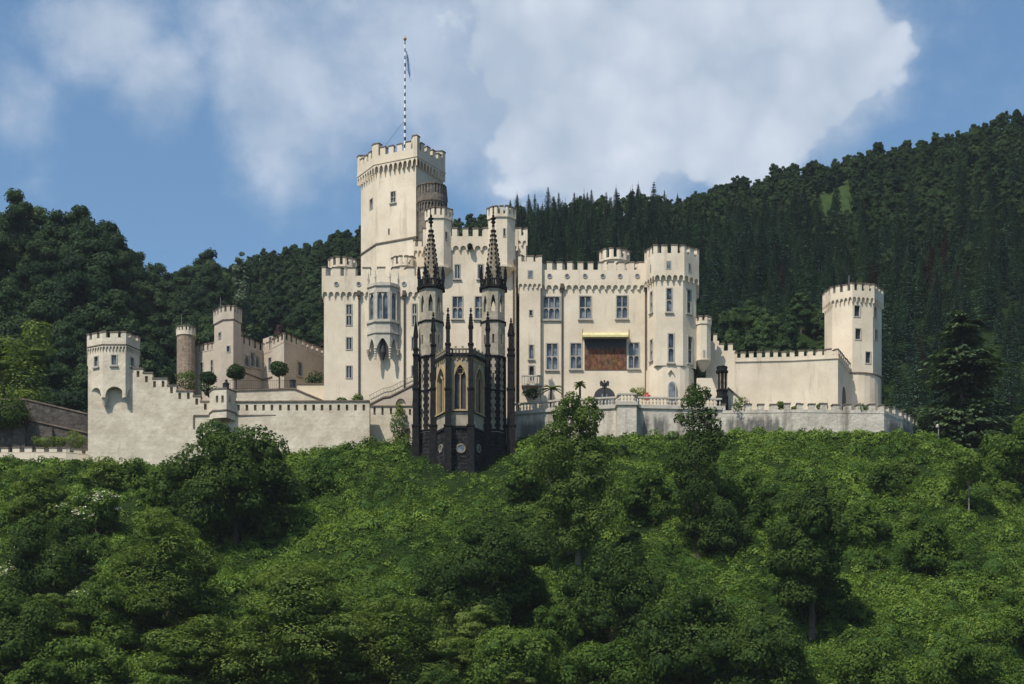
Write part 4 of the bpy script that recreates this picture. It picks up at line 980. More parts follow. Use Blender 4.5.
# twin towers
def spire(cxp, tipcol):
    Yt = 192.3; cx, cy = X(cxp, Yt), Yt; r = 1.23; z_ = lambda p: Z(p, Yt - 1.1)
    body = MB(); dk_ = MB()
    OC = ngon(cx, cy, r, 8, 22.5); es_ = edges(OC)
    for e in es_:
        wallf(body, e, z_(432), z_(356), [(e.L * .42, e.L * .58, z_(382), z_(373)), (e.L * .42, e.L * .58, z_(417), z_(408))], dep=.25)
        wallf(body, e, z_(356), z_(320.5), [(e.L * .4, e.L * .6, z_(343), z_(334))], dep=.25)
        wallf(dk_, e, 40, z_(432), [], dep=.2)
    bo = body.build('tower_shaft', M['chapel_plaster'], t); dk_.build('tower_base', M['basalt'], t)
    q = MB()
    for e in es_:                                       # toothed basalt quoins on each corner
        nq = 22
        for k in range(nq):
            za_ = z_(430) + (z_(357) - z_(430)) * k / nq; zb_ = z_(430) + (z_(357) - z_(430)) * (k + .96) / nq; w_ = .33 if k % 2 else .22
            e.fbox(q, -.02, w_, za_, zb_, -.025, .08); e.fbox(q, e.L - w_, e.L + .02, za_, zb_, -.025, .08)
    q.build('quoins', M['basalt_trim'], bo)
    for py, hh, ov_ in ((430, .22, .1), (390, .18, .08), (356, .24, .12), (320.5, .22, .12), (286, .34, .22)):
        bnd = MB(); bnd.lathe(cx, cy, [(r + .0, z_(py) - hh / 2), (r + ov_, z_(py) - hh / 4), (r + ov_, z_(py) + hh / 4), (r, z_(py) + hh / 2)], 8, 0, math.pi / 8)
        bnd.build('string_course', M['basalt_trim'], bo)
    ln = MB()                                           # open lantern storey: eight piers with lancet heads
    OL = ngon(cx, cy, r * .97, 8, 22.5)
    for e in edges(OL):
        a, b = e.L * .28, e.L * .72; z0, z1 = z_(311), z_(294)
        e.fbox(ln, 0, e.L, z_(320.5), z0, 0, .22)
        A = arc_head(a, b, z0 + (z1 - z0) * .6, z1, True, 5)
        e.fpoly(ln, [(0, z0), (a, z0)] + A + [(b, z0), (e.L, z0), (e.L, z_(286)), (0, z_(286))], 0, .22)
    l = ln.build('lantern', M['chapel_plaster'], t)
    pr = MB()                                           # pierced parapet and corner pinnacles at the foot of the spire
    for e in edges(ngon(cx, cy, r + .1, 8, 22.5)):
        e.fbox(pr, 0, e.L, z_(279.5), z_(278), 0, .12)
        for k in range(4): u = (k + .25) * e.L / 4; e.fbox(pr, u, u + e.L / 8, z_(285), z_(279.5), .02, .1)
    for p in ngon(cx, cy, r + .02, 8, 22.5): pinnacle(pr, p[0], p[1], z_(285), z_(264), .11)
    pr.build('spire_parapet', M['basalt_trim'], l)
    sp = MB(); sp.lathe(cx, cy, [(r * .74, z_(285)), (r * .60, z_(268)), (.10, z_(222))], 8, 0, math.pi / 8)
    s = sp.build('spire', M['spire_stone'], t)
    ck = MB()
    for k in range(12):
        f = (k + .5) / 12; zq_ = z_(282) + (z_(225) - z_(282)) * f; rr = r * .72 * (1 - f) + .12 * f
        for j in range(8):
            a = math.pi / 8 + math.pi / 4 * j; x_, y_ = cx + (rr + .03) * math.cos(a), cy + (rr + .03) * math.sin(a)
            ck.lathe(x_, y_, [(.03, zq_ - .14), (.10, zq_ - .02), (.11, zq_ + .08), (.03, zq_ + .14)], 5)
    ck.build('crockets', M['basalt_trim'], s)
    fn = MB(); fn.lathe(cx, cy, [(.09, z_(224)), (.15, z_(222)), (.1, z_(220)), (.26, z_(218)), (.12, z_(216.5)), (.30, z_(214.5)), (.1, z_(213)), (.14, z_(211.5)), (.05, z_(210.5)), (.02, z_(206.5 if tipcol else 209))], 8)
    fn.build('finial', M['basalt_trim'], s)
spire(431, False); spire(493.3, True)
# link wall behind the towers
mb = MB(); mb.box(X(419, 192.3), 193.5, 40, X(506, 192.3), 199, Z(357, 192.3)); mb.build('nave', M['basalt'], t)

# ------------------------------------------------------------------ gatehouse court on the left
GT = 'gatehouse buildings behind the left rampart'
Yg = 212.0
t = thing('brown_tower', 'slim round brown rubble tower at the left end of the gatehouse', 'tower', (X(186, 213), 213, 48), GT)
q = ngon(X(186, 213), 213, .98, 16); tower_walls(t, q, 44, Z(334, Yg), [(183, 348, 1.6, 5, dict(b=.03, sill=False)), (187.5, 368, 1.6, 6, dict(b=.03, sill=False))], m='gate_stone')
parapet(t, q, 0, Z(334, Yg), Z(330, Yg), Z(326, Yg), ov=.08, th=.3, pitch=.6, bay=0, mr=.6, m='white_wall')
mb = MB(); mb.tube((X(181.5, 213), 213, Z(334, 213)), (X(181.5, 213), 213, Z(314, 213)), .03, .02, 5); mb.build('rod', M['rail'], t)
t = thing('gate_tower', 'pinkish six-sided gate tower, tallest of the gatehouse on the left', 'tower', (X(228, 211), 211, 48), GT)
q = fp((214.3, 212.4), (223.3, 210.8), (233.3, 210.6), (241, 212), (241, 214), (214.3, 214.5))
tower_walls(t, q, 44, Z(319, 210.8), [(220, 335.5, 3, 7.5, P1), (228.3, 349, 4.4, 7.5, P1)], m='gate_plaster')
parapet(t, q, 0, Z(319.5, 210.8), Z(312, 210.8), Z(307, 210.8), ov=.1, th=.35, pitch=.62, bay=0, mr=.6, m='gate_plaster')
string(t, q, Z(320, 210.8), .1, .08)
mb = MB(); mb.tube((X(220.5, 213), 213, Z(312, 213)), (X(220.5, 213), 213, Z(297, 213)), .03, .02, 5); mb.build('rod', M['rail'], t)
t = thing('gatehouse', 'low pinkish gatehouse wing between the slim brown tower and the gate tower', 'gatehouse', (X(204, 213), 213, 48), GT)
q = fp((193, 214.2), (214.3, 212.6), (216, 218), (193, 218))
tower_walls(t, q, 44, Z(348, Yg), [(201.5, 368, 4, 12, dict(rows=2, b=.07)), (212, 366, 3, 13, dict(rows=2, b=.07))], m='gate_plaster')
parapet(t, q, 0, Z(348, Yg), Z(347, Yg), Z(341, Yg), ov=.03, th=.4, pitch=.66, bay=0, mr=.6, m='gate_plaster')
t = thing('gatehouse', 'shaded gatehouse wing with gothic windows right of the gate tower', 'gatehouse', (X(255, 213), 213, 48), GT)
q = fp((241, 212.2), (263, 215.3), (272.5, 214.2), (272.5, 219), (241, 218.5))
tower_walls(t, q, 44, Z(345, Yg), [(247, 361, 6, 12, dict(style='pointed', b=.07)), (252.5, 359.5, 5, 15, dict(style='pointed', b=.07)), (257.5, 362, 5, 12, dict(style='pointed', b=.07)), (270.5, 343, 3, 13, P1), (270, 364, 3.5, 14, P1)], m='gate_plaster')
parapet(t, q, 0, Z(345, Yg), Z(342, Yg), Z(335.5, Yg), ov=.03, th=.4, pitch=.9, bay=0, mr=.58, m='gate_plaster')
string(t, q, Z(371, Yg), .12, .1)
t = thing('gatehouse', 'shaded brown gatehouse block with one arched window beside the oriel wing', 'gatehouse', (X(295, 211), 211, 48), GT)
q = fp((272.5, 212.4), (284, 210.2), (324, 216), (324, 222), (275, 220))
tower_walls(t, q, 44, Z(343, 210.5), [(300, 369, 5.5, 15, dict(style='round', b=.09))], m='gate_plaster')
parapet(t, q, 0, Z(343, 210.5), Z(340, 210.5), Z(334.5, 210.5), ov=.03, th=.4, pitch=.85, bay=0, mr=.55, m='gate_plaster')

t = thing('court_terrace', 'grey terrace wall with a sloping dark coping in front of the gatehouse', 'wall', (X(280, 203), 203, 46))
Yq = 203.0; e = E((X(232, Yq), Yq), (X(324.5, Yq), Yq)); uu = lambda px: e.hit(px, 395)[0]; zq = lambda p: Z(p, Yq)
mb = MB(); e.fpoly(mb, [(uu(232), 44), (uu(324), 44), (uu(324), zq(402)), (uu(294), zq(389.5)), (uu(232), zq(391.5))], 0, 3.2); mb.build('wall', M['white_wall'], t)
mb = MB(); e.fpoly(mb, [(uu(324.5), zq(402)), (uu(324.5), zq(400.6)), (uu(294), zq(388)), (uu(294), zq(389.4))], -.1, .6); e.fpoly(mb, [(uu(231.5), zq(391.4)), (uu(294), zq(389.4)), (uu(294), zq(388)), (uu(231.5), zq(390.1))], -.1, .6); mb.build('coping', M['coping'], t)
mb = MB(); e.fbox(mb, uu(222.5), uu(225.5), zq(400), zq(383), .05, .4); mb.lathe(e.pt(uu(226), 0, .2)[0], e.pt(uu(226), 0, .2)[1], [(.3, zq(400)), (.3, zq(384)), (.38, zq(383.5)), (.12, zq(381)), (.16, zq(380)), (.02, zq(378.5))], 8); mb.build('gate_post', M['iron'], t)
mb = MB(); mb.lathe(e.pt(uu(292.5), 0, .25)[0], e.pt(uu(292.5), 0, .25)[1], [(.3, zq(390)), (.3, zq(381)), (.36, zq(380.6)), (.36, zq(379.6)), (.1, zq(379))], 8); mb.build('gate_post', M['iron'], t)
mb = MB()
for k in range(30): u = uu(230) + (uu(291) - uu(230)) * k / 29; mb.tube(e.pt(u, zq(390), .25), e.pt(u, zq(380), .25), .012, .012, 4)
for py in (380, 388): mb.tube(e.pt(uu(229), zq(py), .25), e.pt(uu(291), zq(py), .25), .02, .02, 4)
mb.build('railing', M['iron'], t)
t = thing('parapet_wall', 'short pinkish parapet wall at the foot of the oriel wing', 'wall', (X(312, 204), 204, 46))
e = E((X(297, 204.2), 204.2), (X(325, 204.2), 204.2)); mb = MB(); e.fbox(mb, 0, e.L, 44, Z(384.5, 204.2), 0, 1.2); e.fbox(mb, -.05, e.L + .05, Z(384.5, 204.2) + .002, Z(383.3, 204.2), -.08, 1.3, 1); mb.build('wall', [M['plaster'], M['coping']], t)

# dark retaining wall and low wall at the far left
t = thing('retaining_wall', 'dark sloping rubble retaining wall at the left edge, behind the low wall', 'wall', (X(50, 207), 207, 44))
Yd = 207.0; e = E((X(-160, Yd), Yd), (X(96, Yd), Yd)); uu = lambda px: e.hit(px, 420)[0]; zq = lambda p: Z(p, Yd)
mb = MB(); e.fpoly(mb, [(uu(-160), 42), (uu(96), 42), (uu(96), zq(416.5)), (uu(26), zq(400)), (uu(-160), zq(398))], 0, 1.2)
e.fpoly(mb, [(uu(28), zq(420.5)), (uu(28), zq(419.2)), (uu(90), zq(432.8)), (uu(90), zq(434.2))], -.14, .1, 1)
e.fpoly(mb, [(uu(-160), zq(398.2)), (uu(26), zq(400.2)), (uu(26), zq(398.8)), (uu(-160), zq(396.8))], -.1, 1.3, 1); e.fpoly(mb, [(uu(26), zq(400.2)), (uu(96), zq(416.6)), (uu(96), zq(415.2)), (uu(26), zq(398.8))], -.1, 1.3, 1)
e.fbox(mb, uu(50), uu(53), 42, zq(428), -.4, .1); e.fbox(mb, uu(14), uu(26), 42, zq(415), -.5, .1)
mb.build('wall', [M['dark_stone'], M['coping']], t)
t = thing('low_wall', 'low cream crenellated garden wall at the left edge of the slope', 'wall', (X(40, 197.6), 197.6, 44))
LW = fp((-160, 198.6), (40, 197.6), (66, 197.6), (90, 198.6))
tower_walls(t, LW, 40, Z(452, 197.6), m='plaster', closed=False, cap=False)
parapet(t, LW, 0, Z(452.5, 197.6), Z(452, 197.6), Z(448, 197.6), ov=.02, th=.4, pitch=1.15, bay=0, mr=.6, closed=False)

exec_foliage = True
# ------------------------------------------------------------------ foliage
rng = np.random.default_rng(11)
def leaves(P, Nn, size, asp=.6, rg=None):
    rg = rg or rng; n = len(P)
    Nn = Nn / np.maximum(1e-6, np.linalg.norm(Nn, axis=1, keepdims=True))
    T = np.cross(Nn, rg.normal(size=(n, 3))); T /= np.maximum(1e-6, np.linalg.norm(T, axis=1, keepdims=True))
    B = np.cross(Nn, T); s = (size * rg.uniform(.6, 1.3, n))[:, None]
    return np.stack([P - T * s, P + B * s * asp, P + T * s, P - B * s * asp], 1).reshape(-1, 3)
def set_tone(me, per_quad):
    a = me.attributes.new('tone', 'FLOAT', 'FACE'); a.data.foreach_set('value', np.ascontiguousarray(per_quad, np.float32))
def hull(blobs, f=.66, nu=9, nv=6):                     # closed core in each leaf clump, added so gaps read as dark shade
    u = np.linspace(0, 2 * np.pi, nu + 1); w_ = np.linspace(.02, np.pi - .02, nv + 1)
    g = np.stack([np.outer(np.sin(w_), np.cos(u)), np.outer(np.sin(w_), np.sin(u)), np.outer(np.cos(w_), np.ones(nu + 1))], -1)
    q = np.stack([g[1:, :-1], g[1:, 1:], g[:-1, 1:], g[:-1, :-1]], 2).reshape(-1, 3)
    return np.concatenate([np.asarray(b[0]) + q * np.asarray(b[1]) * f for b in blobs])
def blob_pts(blobs, n, rg, lo=.78, hi=1.06, low_cut=-.75):
    c = np.array([b[0] for b in blobs]); r = np.array([b[1] for b in blobs], float)
    if r.ndim == 1: r = np.stack([r, r, r * .85], 1)
    wts = (r[:, 0] * r[:, 2]); k = rg.choice(len(blobs), n, p=wts / wts.sum())
    d = rg.normal(size=(n, 3)); d /= np.linalg.norm(d, axis=1, keepdims=True)
    ok = d[:, 2] > low_cut; k, d = k[ok], d[ok]
    rad = rg.uniform(lo, hi, len(d))[:, None]; P = c[k] + d * r[k] * rad
    keep = np.ones(len(P), bool)
    for i in range(len(blobs)):
        q = np.linalg.norm((P - c[i]) / r[i], axis=1); keep &= ~((q < .62) & (k != i))
    Nn = d * 1.0 + np.array([0, 0, .25]) + rg.normal(scale=.34, size=d.shape)
    return P[keep], Nn[keep]
def crown_blobs(Rr, Hh, z0, n, rg, cone=0.0, irr=.25, squash=.8):
    bl = []
    for i in range(n):
        z = (i + rg.uniform(0, 1)) / n; a = rg.uniform(0, 6.283); q = rg.uniform(.35, .80)
        w = math.sin(math.pi * (.20 + .72 * z)) ** .75 * (1 - cone * z * .75)
        br = Rr * rg.uniform(.22, .42) * (.55 + .45 * w) * min(1.0, (30 / n) ** .4)
        bl.append((np.array([math.cos(a) * q * Rr * w, math.sin(a) * q * Rr * w, z0 + Hh * (.05 + .86 * z)]) + rg.normal(scale=irr * .22 * Rr, size=3) * np.array([1, 1, .6]), np.array([br, br, br * squash])))
    bl.append((np.array([0, 0, z0 + Hh * .42]), np.array([Rr * .5, Rr * .5, Hh * .38])))
    return bl
def q4(n): return np.arange(n * 4).reshape(-1, 4)
def trunk_mb(hh, r, blobs, rg, limbs=7):
    mb = MB(); lean = rg.normal(scale=.02 * hh, size=2)
    P = [Vector((lean[0] * f * f, lean[1] * f * f, hh * f)) for f in (-.06, .12, .35, .6, .85)]
    for i in range(4): mb.tube(P[i], P[i + 1], r * (1.25 - .28 * i), r * (1.25 - .28 * (i + 1)), 8, cap=False)
    for b in sorted(blobs[:-1], key=lambda b: -b[1][0])[:limbs]:
        tip = Vector(b[0]); f = rg.uniform(.3, .62); s = Vector((lean[0] * f * f, lean[1] * f * f, hh * f))
        if tip.z < s.z: s = s * (.75 * tip.z / max(.1, s.z))
        mid = s.lerp(tip, .5) + Vector((0, 0, -.04 * hh)); mb.tube(s, mid, r * .4, r * .25, 5, cap=False); mb.tube(mid, tip, r * .25, r * .08, 5, cap=False)
    return mb
def tree_object(name, label, cat, px, Y, topy, basey_or_none, hw_px, kind, nleaf, size, seed, group=None, z0f=.25, cone=0.0, nb=20, blossom=0, bark='bark', asp=.6, trunk_r=None, zdrop=0.0, flat=1.0, airy=False):
    
    if basey_or_none:
        yy_ = np.linspace(70, 192, 600); g_ = HY - H(X(px, yy_), yy_) / yy_ * F; Y = float(yy_[np.argmin(np.abs(g_ - basey_or_none))])
    x = X(px, Y); zg = h(x, Y) - zdrop; zt = Z(topy, Y); Hh = max(1.0, zt - zg); Rr = hw_px * Y / F * 1.22
    rg = np.random.default_rng(seed)
    z0 = Hh * z0f; bl = crown_blobs(Rr, (Hh - z0) * .92, z0, nb, rg, cone, squash=.8 if flat == 1 else .42)
    nleaf = int(nleaf * (2.3 if Y < 170 else 1.5)); size *= .80 if Y < 170 else 1.0
    P, Nn = blob_pts(bl, nleaf, rg)
    if flat != 1.0: Nn = Nn * np.array([.7, .7, 1]) + np.array([0, 0, .5])
    P[:, 2] *= Hh / np.quantile(P[:, 2], .998)
    t = thing(name, label, cat, (x, Y, zg), group)
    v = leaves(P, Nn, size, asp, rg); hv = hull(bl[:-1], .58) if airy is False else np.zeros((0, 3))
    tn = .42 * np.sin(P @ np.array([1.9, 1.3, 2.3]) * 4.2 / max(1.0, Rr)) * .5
    v = np.concatenate([v, hv]); me = quads('crown', v, q4(len(v) // 4), [M[kind]]); set_tone(me, np.concatenate([tn, np.full(len(hv) // 4, -.5)]))  # cores toned darker: shade inside the crown put into the colour
    o = bpy.data.objects.new('crown', me); C.objects.link(o); o.parent = t
    tm = trunk_mb(Hh * .9, trunk_r or max(.05, Hh * .022), bl, rg); 
    for f in range(len(tm.v)): a = tm.v[f]; tm.v[f] = (a[0] + x, a[1] + Y, a[2] + zg)
    tm.build('trunk', M[bark], t)
    if blossom:
        Pb, Nb = blob_pts(bl, blossom * 3, rg, .98, 1.08, .15); k = rg.choice(len(Pb), min(blossom, len(Pb)), replace=False)
        Pc = np.repeat(Pb[k], 16, 0) + rg.normal(scale=(.13, .13, .035), size=(len(k) * 16, 3)) * 1.25
        me = quads('blossom', leaves(Pc, np.array([[0, -.3, 1.0]]) + rg.normal(scale=.3, size=Pc.shape), .10, .8, rg), q4(len(Pc)), [M['blossom']])
        o = bpy.data.objects.new('blossom', me); C.objects.link(o); o.parent = t
    return t

# --- undergrowth covering the slope
def undergrowth():
    rg = np.random.default_rng(3); Ps, Ns, Ss, Ts, Hs = [], [], [], [], []
    cnt = 0
    while cnt < 7600:
        y = rg.uniform(132, 195.2); px = rg.uniform(-70, 1095); x = X(px, y)
        if 424 < px < 500 and y > 185.0: continue
        if 407 < px < 520 and y > 189.6: continue
        if y > 193 and rg.random() < .3: continue
        field = math.sin(x * .21 + 1.1) * math.cos(y * .27 + .6 + .05 * x) + .6 * math.sin(x * .47 - y * .39)
        r = rg.uniform(.34, .85) if rg.random() < (.95 if y > 165 else .88) else rg.uniform(1.0, 1.6)
        if y > 190 or (403 < px < 522 and y > 180): r *= .6
        hh = r * rg.uniform(.65, 1.1) * (1.2 if field > .5 else 1.0)
        n = int(310 * r ** 1.7) + 30
        d = rg.normal(size=(n, 3)); d[:, 2] = np.abs(d[:, 2]); d /= np.linalg.norm(d, axis=1, keepdims=True)
        lump = 1 + .22 * np.sin(d @ rg.normal(size=3) * 5 + rg.uniform(0, 6)) + .14 * np.sin(d @ rg.normal(size=3) * 9)
        P = d * np.array([r, r, hh]) * (rg.uniform(.82, 1.06, n) * lump)[:, None]
        P[:, 0] += x; P[:, 1] += y; z0 = H(x, y) - .1; P[:, 2] += .5 * z0 + .5 * (H(P[:, 0], P[:, 1]) - .1)
        ok = P[:, 1] < 195.9
        Ps.append(P[ok]); Ns.append((d * .95 + np.array([0, -.05, .2]) + rg.normal(scale=.3, size=d.shape))[ok]); Ss.append(np.full(ok.sum(), rg.uniform(.07, .115)))
        Ts.append(np.full(ok.sum(), rg.normal(scale=.25) + .14 * field))
        if y < 192: Hs.append((np.array([x, y, float(z0)]), np.array([r, r, hh])))
        cnt += 1
    for _ in range(900):                               # low growth hugging the wall feet
        y = rg.uniform(189.5, 195.3); px = rg.uniform(-70, 1000); x = X(px, y)
        if 407 < px < 520: continue
        r = rg.uniform(.3, .75); hh = r * rg.uniform(.7, 1.5); n = int(200 * r ** 1.7) + 25; z0 = float(H(x, y)) - .05
        d = rg.normal(size=(n, 3)); d[:, 2] = np.abs(d[:, 2]); d /= np.linalg.norm(d, axis=1, keepdims=True)
        P = d * np.array([r, min(r, .6), hh]) * rg.uniform(.75, 1.1, n)[:, None] + np.array([x, y, z0]); ok = P[:, 1] < 195.9
        Ps.append(P[ok]); Ns.append((d + rg.normal(scale=.3, size=d.shape))[ok]); Ss.append(np.full(ok.sum(), rg.uniform(.09, .14))); Ts.append(np.full(ok.sum(), rg.normal(scale=.2)))
    nc = 90000; y = rg.uniform(130, 195, nc); x = X(rg.uniform(-80, 1100, nc), y); z = H(x, y) + rg.uniform(.03, .22, nc)
    Ps.append(np.stack([x, y, z], 1)); Ns.append(rg.normal(scale=.45, size=(nc, 3)) + np.array([0, -.3, 1])); Ss.append(np.full(nc, .11)); Ts.append(np.full(nc, -.25))
    P, Nn, S = np.concatenate(Ps), np.concatenate(Ns), np.concatenate(Ss)
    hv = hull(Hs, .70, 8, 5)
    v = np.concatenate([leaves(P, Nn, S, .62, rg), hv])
    me = quads('undergrowth', v, q4(len(v) // 4), [M['l_under']]); set_tone(me, np.concatenate([np.concatenate(Ts), np.full(len(hv) // 4, -.6)]))  # mound cores toned dark, painting the shade between the leaves
    o = bpy.data.objects.new('undergrowth', me); C.objects.link(o)
    tag(o, 'bright green brambles and creepers matting the steep slope below the castle', 'undergrowth', kind='stuff')
undergrowth()

# --- single trees of the slope
T = tree_object
T('maple_tree', 'large dark dense round tree in front of the left rampart', 'tree', 236, 178, 424, 545, 60, 'l_dark', 21000, .16, 21, z0f=.06, nb=60)
T('acacia_tree', 'pale layered drooping tree below the large dark round tree', 'tree', 168, 160, 508, 645, 62, 'l_light', 11000, .16, 22, z0f=.06, cone=.35, nb=54, flat=2)
T('ash_tree', 'tall mid-green tree rising from the slope to the terrace balustrade', 'tree', 578, 184, 398, 578, 43, 'l_ash', 17000, .16, 23, z0f=.08, nb=80, cone=.02, airy=True, trunk_r=.26, bark='palebark')
T('larch_tree', 'loose dark tree reaching up before the octagonal tower foot', 'tree', 698, 186, 384, 560, 29, 'l_dark', 7800, .15, 24, z0f=.12, nb=52, cone=.25, airy=True)
T('chestnut_tree', 'dark chestnut tree with a bare trunk foot in the middle of the right slope', 'tree', 812, 166, 484, 640, 40, 'l_dark', 12500, .17, 25, z0f=.16, nb=46, cone=.2, trunk_r=.25)
T('hornbeam_tree', 'dark rounded tree on the slope below the chapel', 'tree', 492, 162, 513, 640, 66, 'l_dark', 18000, .145, 26, z0f=.06, nb=56)
T('young_tree', 'slender young tree with thin pale trunk below the cedar', 'tree', 969, 181, 450, 515, 22, 'l_mid', 2600, .14, 27, z0f=.42, nb=12, bark='palebark', trunk_r=.07, airy=True)
T('lime_tree', 'broad green tree at the right edge beside the cedar', 'tree', 1020, 196, 418, 495, 36, 'l_mid', 6500, .16, 28, z0f=.1, nb=20)
G_ = 'trees and bushes along the foot of the slope'
low = [(300, 146, 560, 78, 'l_light', 12500, .16, 'pale airy acacia at the bottom edge, left of the dark rounded tree', 2),
       (395, 144, 600, 60, 'l_light', 8500, .15, 'pale acacia at the bottom edge below the dark rounded tree', 2),
       (205, 143, 620, 60, 'l_light', 8500, .16, 'pale acacia at the bottom edge below the layered drooping tree', 2),
       (14, 146, 592, 52, 'l_dark', 10500, .16, 'dark bushy tree filling the bottom left corner', 1),
       (112, 150, 575, 36, 'l_mid', 5500, .15, 'mid-green bushy tree between the corner tree and the drooping tree', 1),
       (80, 143, 640, 58, 'l_mid', 7500, .16, 'low broad tree at the bottom edge near the left corner', 1),
       (612, 160, 545, 52, 'l_dark', 8500, .15, 'dark tree under the tall ash on the slope', 1),
       (520, 144, 628, 50, 'l_mid', 7000, .15, 'round green tree at the bottom edge under the chapel', 1),
       (690, 147, 585, 58, 'l_dark', 9000, .15, 'dark loose tree at the bottom edge left of the chestnut', 1),
       (760, 143, 612, 55, 'l_dark', 8000, .15, 'dark tree at the bottom edge below the chestnut', 1),
       (610, 143, 640, 48, 'l_mid', 6500, .15, 'low green tree at the bottom edge between two darker trees', 1),
       (872, 144, 640, 38, 'l_mid', 6000, .15, 'bright low tree at the bottom edge right of the chestnut', 1),
       (968, 144, 636, 40, 'l_mid', 6000, .15, 'rounded green tree at the bottom edge near the right corner', 1),
       (1036, 160, 575, 36, 'l_mid', 5500, .15, 'green tree cut by the right edge low on the slope', 1),
       (715, 172, 500, 30, 'l_dark', 4200, .15, 'dark slim tree below the loose tree of the tower foot', 1),
       (525, 186, 452, 26, 'l_mid', 3200, .14, 'low rounded tree at the right foot of the chapel', 1),
       (545, 184, 448, 26, 'l_mid', 3600, .15, 'leafy tree leaning against the left side of the tall ash', 1),
       (40, 190, 468, 34, 'l_light', 4600, .14, 'pale feathery sumac bush before the low garden wall', 2),
       (100, 191, 456, 20, 'l_light', 2200, .13, 'pale feathery sumac at the foot of the watch tower', 2),
       (132, 190, 458, 18, 'l_mid', 2000, .13, 'small round bush at the foot of the stepped rampart', 1),
       (50, 172, 515, 48, 'l_dark', 7500, .15, 'dark round bush below the pale sumac on the left', 1),
       (165, 186, 462, 24, 'l_mid', 2800, .14, 'green bush left of the large dark round tree', 1),
       (890, 186, 462, 20, 'l_dark', 2000, .14, 'dark bush on the slope below the far right tower', 1),
       (860, 176, 500, 24, 'l_mid', 2600, .14, 'mid-green bush on the slope right of the chestnut crown', 1),
       (650, 180, 470, 26, 'l_mid', 3000, .14, 'bush between the tall ash and the loose tree', 1),
       (750, 182, 470, 28, 'l_mid', 3200, .14, 'bush on the slope below the stained rampart', 1),
       (320, 187, 462, 18, 'l_mid', 1800, .13, 'small bush below the long level rampart', 1),
       (930, 170, 520, 28, 'l_mid', 3200, .14, 'round bush below the slender young tree', 1)]
for i, (px, Y, top, hw, kd, nl, sz, lab, fl) in enumerate(low):
    T('bush' if 'bush' in lab or 'sumac' in lab else ('acacia_tree' if 'acacia' in lab else 'leafy_tree'), lab, 'bush' if 'bush' in lab or 'sumac' in lab else 'tree', px, Y, top, (700 if Y < 150 else 655) if Y < 165 else top + hw * 1.9, hw, kd, nl, sz, 100 + i, G_, z0f=.04, nb=int(18 + hw / 2.2), flat=fl, zdrop=.3)
for i, (px, Y, top, hw, lab) in enumerate([(32, 168, 541, 27, 'elder bush with cream flower heads, leftmost on the slope'), (66, 166, 540, 25, 'elder bush with cream flower heads beside the leftmost elder'),
        (96, 180, 486, 28, 'elder bush with cream flower heads under the stepped rampart'), (98, 165, 578, 24, 'elder bush with cream flower heads near the drooping tree')]):
    T('elder_bush', lab, 'bush', px, Y, top, top + hw * 1.9, hw, 'l_under', 3600, .14, 200 + i, 'flowering elder bushes', z0f=.05, nb=16, blossom=150)

# shrubs standing out of the brambles and further crowns along the foot of the slope: a few kinds, then copies
def plant_proto(nm, Rr, Hh, nb, nl, sz, kd, seed, sq=.85, trunk=False):
    rg = np.random.default_rng(seed); bl = crown_blobs(Rr, Hh, .02 if not trunk else Hh * .1, nb, rg, .1, squash=sq)
    P, Nn = blob_pts(bl, nl, rg); v = leaves(P, Nn, sz, .62, rg); hv = hull(bl, .66); tn = .3 * np.sin(P @ np.array([1.7, 1.2, 2.1]) * 3.5 / Rr)
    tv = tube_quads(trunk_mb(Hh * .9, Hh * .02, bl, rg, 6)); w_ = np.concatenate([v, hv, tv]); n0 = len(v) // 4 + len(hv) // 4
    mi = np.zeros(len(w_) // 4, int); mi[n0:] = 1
    me = quads(nm, w_, q4(len(w_) // 4), [M[kd], M['bark']], mi); set_tone(me, np.concatenate([tn, np.full(len(hv) // 4, -.5), np.zeros(len(tv) // 4)])); return me  # negative tone paints inner shade on the clump cores
def tube_quads(mb):
    f = [x for x in mb.f if len(x) == 4]; return np.array([mb.v[i] for x in f for i in x])
SH = [plant_proto('shrub', 1.5, 1.9, 12, 2600, .10, k_, 400 + i) for i, k_ in enumerate(['l_mid', 'l_mid', 'l_dark', 'l_light'])]
CR = [plant_proto('leafy_tree', 3.6, 7.0, 46, 17000, .12, k_, 420 + i, sq_, True) for i, (k_, sq_) in enumerate([('l_mid', .8), ('l_light', .42), ('l_dark', .8), ('l_light', .5), ('l_mid', .7)])]
rg = np.random.default_rng(19); k = 0
while k < 44:
    Y = rg.uniform(150, 190); px = rg.uniform(-20, 1040)
    if (400 < px < 525 and Y > 183) or (280 < px < 440 and Y > 165): continue
    i = int(rg.choice(4, p=[.34, .3, .24, .12])); sc = rg.uniform(.55, 1.2); x = X(px, Y)
    o = bpy.data.objects.new('shrub', SH[i]); C.objects.link(o); o.location = (x, Y, h(x, Y) - .15); o.rotation_euler = (0, 0, rg.uniform(0, 6.28)); o.scale = (sc, sc, sc * rg.uniform(.8, 1.2))
    tag(o, ('rounded mid-green shrub rising out of the brambles on the slope', 'rounded mid-green shrub rising out of the brambles on the slope', 'dark green shrub rising out of the brambles on the slope', 'pale feathery shrub rising out of the brambles on the slope')[i], 'bush', ('mid-green shrubs of the slope', 'mid-green shrubs of the slope', 'dark shrubs of the slope', 'pale shrubs of the slope')[i]); k += 1
k = 0
